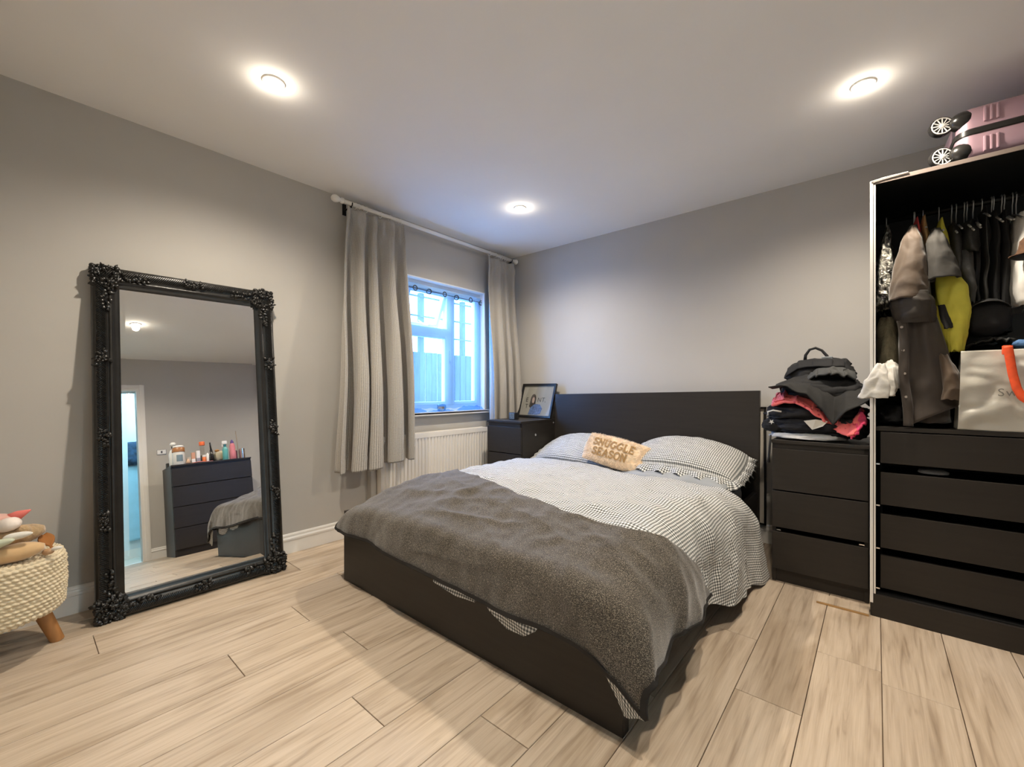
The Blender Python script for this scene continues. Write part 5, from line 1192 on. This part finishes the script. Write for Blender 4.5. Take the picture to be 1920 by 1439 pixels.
# ------------------------------------------------------------------ downlights
M_BULB=emit('lamp_lens',(1.0,0.88,0.70),60.0)
for x,y,lb in ((0.845,-2.605,'recessed white downlight glowing in the ceiling above the tall mirror'),(2.82,-0.895,'recessed white downlight glowing in the ceiling in front of the wardrobe'),
             (0.845,-0.896,'recessed white downlight glowing in the ceiling near the window corner'),(2.82,-2.605,'recessed white downlight in the ceiling, seen reflected in the tall mirror')):
    t=thing('downlight',lb,'ceiling light',(x,y,ROOM_H),'recessed downlights'); M=T((x,y,ROOM_H))
    obj('bezel',MB().lathe([(0.046,-0.0005),(0.046,-0.004),(0.042,-0.007),(0.036,-0.006),(0.033,-0.002),(0.033,-0.0005)],M,28,False,False),M_WHITE,t,smooth=True)
    obj('lens',MB().lathe([(0.032,-0.0015),(0.020,-0.0025),(0.002,-0.003)],M,24,False,True),M_BULB,t)
    ld=bpy.data.lights.new('downlight_beam','SPOT'); ld.spot_size=math.radians(152); ld.spot_blend=1.0; ld.shadow_soft_size=0.03; ld.energy=LAMP_POWER; ld.color=LAMP_COLOR
    lo=bpy.data.objects.new('downlight_beam',ld); COL.objects.link(lo); lo.parent=t; lo.location=(0,0,-0.035)
    ls=bpy.data.lights.new('added_ceiling_fill','POINT'); ls.energy=CEILING_FILL_POWER; ls.color=LAMP_COLOR; ls.shadow_soft_size=0.03; ls_=bpy.data.objects.new('added_ceiling_fill',ls); COL.objects.link(ls_); ls_.parent=t; ls_.location=(0,0,-0.04)  # the point light is an added fill for the ceiling

# ------------------------------------------------------------------ the far side of the room, seen in the mirror
CZ=1.0
fc=chest('wide_drawer_chest','wide black-brown four-drawer chest crowded with bottles, reflected in the mirror',3.687-0.398,3.687+0.398,-1.882-0.242,-1.882+0.242,CZ,[(0.760,0.955),(0.535,0.753),(0.305,0.528),(0.075,0.298)],face='-x')
FX=3.445
def bottle(name,label,x,y,prof,mat,cap=None,capm=None,cat='bottle',extra=None):
    t=thing(name,label,cat,(x,y,CZ+0.001),'toiletries on the wide chest')
    obj('bottle_body',MB().lathe([(r,CZ+0.001+z) for r,z in prof],T((x,y,0)),18),mat,t,smooth=True,sharp=45)
    if cap: obj('cap',MB().lathe([(r,CZ+0.001+z) for r,z in cap],T((x,y,0)),16),capm,t,smooth=True,sharp=45)
    return t
P_=lambda n,c,r=0.35: plain(n,c,r,var=0.08)
WP=P_('white_plastic',(0.80,0.79,0.76))
t=bottle('pump_bottle','white pump bottle standing behind the big tub on the wide chest',3.66,-2.215,[(0.040,0),(0.044,0.01),(0.044,0.15),(0.030,0.19),(0.014,0.205)],WP,[(0.016,0.206),(0.018,0.235),(0.010,0.24)],M_INK)
obj('pump_head',MB().lathe([(0.012,CZ+0.241),(0.028,CZ+0.248),(0.030,CZ+0.272),(0.018,CZ+0.285)],T((3.66,-2.215,0)),14),WP,t,smooth=True)
t=bottle('tub','white tub with brown lid and blue label at the end of the wide chest',3.54,-2.19,[(0.056,0),(0.060,0.01),(0.060,0.145),(0.052,0.15)],WP,[(0.061,0.151),(0.061,0.195),(0.056,0.200)],P_('brown_lid',(0.36,0.16,0.06)),cat='tub')
obj('label_print',MB().grid(10,2,lambda u,v:(3.54-0.0607*math.cos(-0.5+u),-2.19+0.0607*math.sin(-0.5+u),CZ+0.04+0.075*v)),P_('slate_label',(0.20,0.27,0.31)),t,smooth=True)
obj('lid_top',MB().lathe([(0.054,CZ+0.2015),(0.050,CZ+0.224),(0.01,CZ+0.226)],T((3.54,-2.19,0)),18),WP,t,smooth=True)
def bx_(name,label,cat,x,y,sx,sy,sz,mat,band=None):
    t=thing(name,label,cat,(x,y,CZ+0.001),'toiletries on the wide chest'); obj('carton',MB().box(x-sx/2,x+sx/2,y-sy/2,y+sy/2,CZ+0.001,CZ+0.001+sz,0.002),mat,t)
    if band: obj('carton_band',MB().box(x-sx/2-0.0006,x+sx/2+0.0006,y-sy/2-0.0006,y+sy/2+0.0006,CZ+0.02,CZ+0.02+sz*0.3,0.0005),band,t)
    return t
bx_('black_case','small black case tucked behind the white tub on the wide chest','case',3.70,-2.265,0.06,0.03,0.05,M_INK)
bx_('peach_carton','tall peach carton on the wide chest','box',3.58,-2.045,0.035,0.034,0.135,P_('peach_card',(0.62,0.33,0.20)),WP)
bx_('white_carton','tall white carton next to the peach one on the wide chest','box',3.57,-2.00,0.035,0.036,0.150,WP,P_('grey_band',(0.3,0.32,0.35)))
bx_('cream_carton','short cream carton left of the peach carton on the wide chest','box',3.60,-2.09,0.04,0.04,0.085,P_('cream_card',(0.68,0.60,0.46)),M_INK)
t=thing('makeup_sponge','pink-beige makeup sponge lying on the wide chest','sponge',(3.50,-2.11,CZ+0.001),'toiletries on the wide chest'); obj('sponge',MB().tube([(3.50,-2.11,CZ+0.001),(3.50,-2.11,CZ+0.03),(3.50,-2.11,CZ+0.058)],[0.024,0.020,0.006],14),P_('nude_sponge',(0.58,0.38,0.26),0.9),t,smooth=True)
t=thing('hand_mirror','round pink-rimmed hand mirror lying flat on the wide chest','mirror',(3.50,-2.01,CZ+0.001),'toiletries on the wide chest'); obj('rim',MB().lathe([(0.048,CZ+0.001),(0.055,CZ+0.006),(0.048,CZ+0.012),(0.044,CZ+0.010)],T((3.50,-2.01,0)),24),P_('rose_plastic',(0.62,0.22,0.20)),t,smooth=True); obj('handle',MB().box(3.493,3.507,-1.955,-1.87,CZ+0.002,CZ+0.010,0.002),bpy.data.materials['rose_plastic'],t)
t=bottle('clear_bottle','tall clear bottle with orange cap on the wide chest',3.62,-1.945,[(0.020,0),(0.022,0.01),(0.022,0.20),(0.016,0.215)],glassmat('clear_plastic',(0.92,0.90,0.88)),[(0.028,0.216),(0.030,0.255),(0.026,0.262)],P_('orange_cap',(0.80,0.16,0.05)))
bottle('orange_jar','small orange jar on the wide chest','x' and 3.53,-1.95,[(0.016,0),(0.018,0.01),(0.018,0.06),(0.014,0.065)],P_('orange_plastic',(0.75,0.20,0.06)),[(0.018,0.066),(0.018,0.09)],WP)
bottle('cream_tube','short white cream tube beside the orange jar',3.53,-1.915,[(0.012,0),(0.014,0.03),(0.016,0.09),(0.004,0.11)],WP)
t=thing('black_pouch','black cosmetics pouch at the back of the wide chest','pouch',(3.70,-1.88,CZ+0.001),'toiletries on the wide chest'); obj('pouch_body',blob((3.72,-1.885,CZ+0.052),(0.05,0.115,0.060),3.0,amp=0.08,flat=0.85,nu=30,nv=16),M_INK,t,smooth=True)
t=thing('hair_brush','black styling wand standing upright on the wide chest','hair wand',(3.54,-1.865,CZ+0.001),'toiletries on the wide chest'); obj('wand_grip',MB().tube([(3.54,-1.862,CZ+0.001),(3.54,-1.868,CZ+0.07),(3.545,-1.874,CZ+0.145)],[0.016,0.018,0.014],12),M_BLKPL,t,smooth=True); obj('wand_barrel',MB().tube([(3.545,-1.874,CZ+0.145),(3.548,-1.880,CZ+0.235)],[0.010,0.007],12),M_BLKPL,t,smooth=True)
t=thing('cream_pouch','cream soft pouch leaning beside the teal bottle','pouch',(3.60,-1.775,CZ+0.001),'toiletries on the wide chest'); obj('pouch_body',blob((3.60,-1.775,CZ+0.058),(0.035,0.055,0.068),6.0,amp=0.1,flat=0.85,nu=30,nv=16),P_('cream_velvet',(0.60,0.52,0.36),0.9),t,smooth=True)
obj('scrunchie',MB().ball((3.60,-1.80,CZ+0.135),(0.02,0.026,0.016),12,8),P_('amber_band',(0.50,0.24,0.07)),t,smooth=True)
t=bottle('teal_spray_bottle','teal spray bottle with white trigger on the wide chest',3.52,-1.735,[(0.026,0),(0.030,0.01),(0.030,0.13),(0.022,0.155),(0.012,0.165)],P_('teal_liquid',(0.12,0.42,0.42)),[(0.014,0.166),(0.015,0.19),(0.012,0.195)],P_('deep_teal',(0.03,0.15,0.18)))
obj('trigger_head',MB().box(3.51,3.53,-1.765,-1.712,CZ+0.197,CZ+0.238,0.006).box(3.514,3.526,-1.768,-1.758,CZ+0.168,CZ+0.20,0.002),WP,t)
bottle('pink_bottle','pink and white bottle with purple cap on the wide chest',3.53,-1.655,[(0.030,0),(0.036,0.01),(0.034,0.09),(0.028,0.12),(0.032,0.16),(0.020,0.20)],P_('pink_plastic',(0.72,0.24,0.28)),[(0.019,0.201),(0.017,0.22),(0.006,0.245)],P_('purple_cap',(0.08,0.04,0.22)))
bottle('plum_bottle','small plum-coloured bottle between the pink bottle and steel cup',3.58,-1.615,[(0.022,0),(0.024,0.01),(0.024,0.10),(0.016,0.115)],P_('plum_glass',(0.10,0.03,0.05)),[(0.014,0.116),(0.014,0.14)],P_('nude_cap',(0.6,0.48,0.36)))
t=bottle('steel_cup','brushed steel cup at the end of the wide chest',3.56,-1.545,[(0.030,0),(0.031,0.01),(0.031,0.125),(0.028,0.125),(0.027,0.01)],M_CHROME,cat='cup')
t=thing('incense_stick','tall wooden diffuser stick standing beside the steel cup','stick',(3.56,-1.585,CZ+0.001),'toiletries on the wide chest'); obj('stick',MB().tube([(3.555,-1.580,CZ+0.002),(3.56,-1.598,CZ+0.36)],0.005,8),P_('drift_wood',(0.36,0.30,0.23),0.7),t)
so_=thing('light_switch','white light switch with steel surround on the far wall','switch',(ROOM_W,-2.345+0.07,1.25)); yy=-2.262
obj('surround',MB().box(ROOM_W-0.007,ROOM_W-0.0005,yy-0.046,yy+0.046,1.205,1.265,0.002),M_CHROME,so_); obj('plate',MB().box(ROOM_W-0.010,ROOM_W-0.0071,yy-0.041,yy+0.041,1.210,1.260,0.001),WP,so_); obj('rocker',MB().box(ROOM_W-0.014,ROOM_W-0.0101,yy-0.008,yy+0.008,1.222,1.248,0.001),plain('switch_grey',(0.1,0.1,0.12),0.4),so_)

# passage beyond the doorway
HX=ROOM_W+0.12
struct('floor_hall',MB().box(HX,HX+1.3,-3.6,-1.5,-0.06,0.0),plain('hall_floor_board',(0.60,0.55,0.47),0.5,var=0.1,scale=4,aniso=(8,1,1)))
struct('floor_threshold',MB().box(ROOM_W,HX,D_Y0,D_Y1,-0.06,0.002),M_WHITE)
M_HALL=plain('pale_hall_paint',(0.70,0.76,0.78),0.9,var=0.02)
struct('wall_hall',MB().box(HX+1.3,HX+1.4,-3.6,-1.5,-0.06,ROOM_H).box(HX,HX+1.4,-3.7,-3.6,-0.06,ROOM_H).box(HX,HX+1.4,-1.5,-1.4,-0.06,ROOM_H),M_HALL)
struct('ceiling_hall',MB().box(HX,HX+1.4,-3.7,-1.4,ROOM_H,ROOM_H+0.1),M_CEIL)
struct('baseboard_hall',MB().box(HX+1.284,HX+1.3,-3.6,-1.5,0.0,0.12),M_WHITE)
tl_=thing('added_hall_lamp','added round lamp standing in for daylight in the hallway beyond the door','ceiling light',(HX+0.65,-2.5,ROOM_H)); obj('added_lamp_shade',MB().lathe([(0.13,ROOM_H-0.001),(0.13,ROOM_H-0.03),(0.10,ROOM_H-0.06),(0.02,ROOM_H-0.07)],T((HX+0.65,-2.5,0)),24),emit('hall_daylight_glow',(0.62,0.88,1.0),9.0),tl_,smooth=True)  # made-up lamp, stands in for cool daylight in the passage
hl=bpy.data.lights.new('added_hall_light','POINT'); hl.energy=34; hl.color=(0.45,0.80,1.0); hl.shadow_soft_size=0.1; ho=bpy.data.objects.new('added_hall_light',hl); COL.objects.link(ho); ho.parent=tl_; ho.location=(0,0,-0.2)  # added point light giving the passage its daylight colour
hk=thing('hall_towel','pale blue towel hanging from hooks on the hallway wall','towel',(HX+1.27,-2.35,0.2)); obj('towel_cloth',MB().grid(40,30,lambda u,v:(HX+1.268-0.02*math.sin(u*22)*(0.4+0.6*v)-0.012,-2.75+0.85*u,1.25-1.02*v)),plain('pale_blue_towel',(0.38,0.62,0.74),0.95,bump=0.4,bscale=80),hk,smooth=True,solid=0.01)
hb_=thing('hall_bag','navy patterned bag hanging on the hallway wall','bag',(HX+1.24,-2.35,1.22)); obj('bag_body',blob((HX+1.225,-2.35,1.42),(0.05,0.30,0.17),4.0,amp=0.06,flat=0.9,nu=40,nv=20),plain('navy_pattern',(0.02,0.05,0.10),0.8,var=0.9,scale=14),hb_,smooth=True)
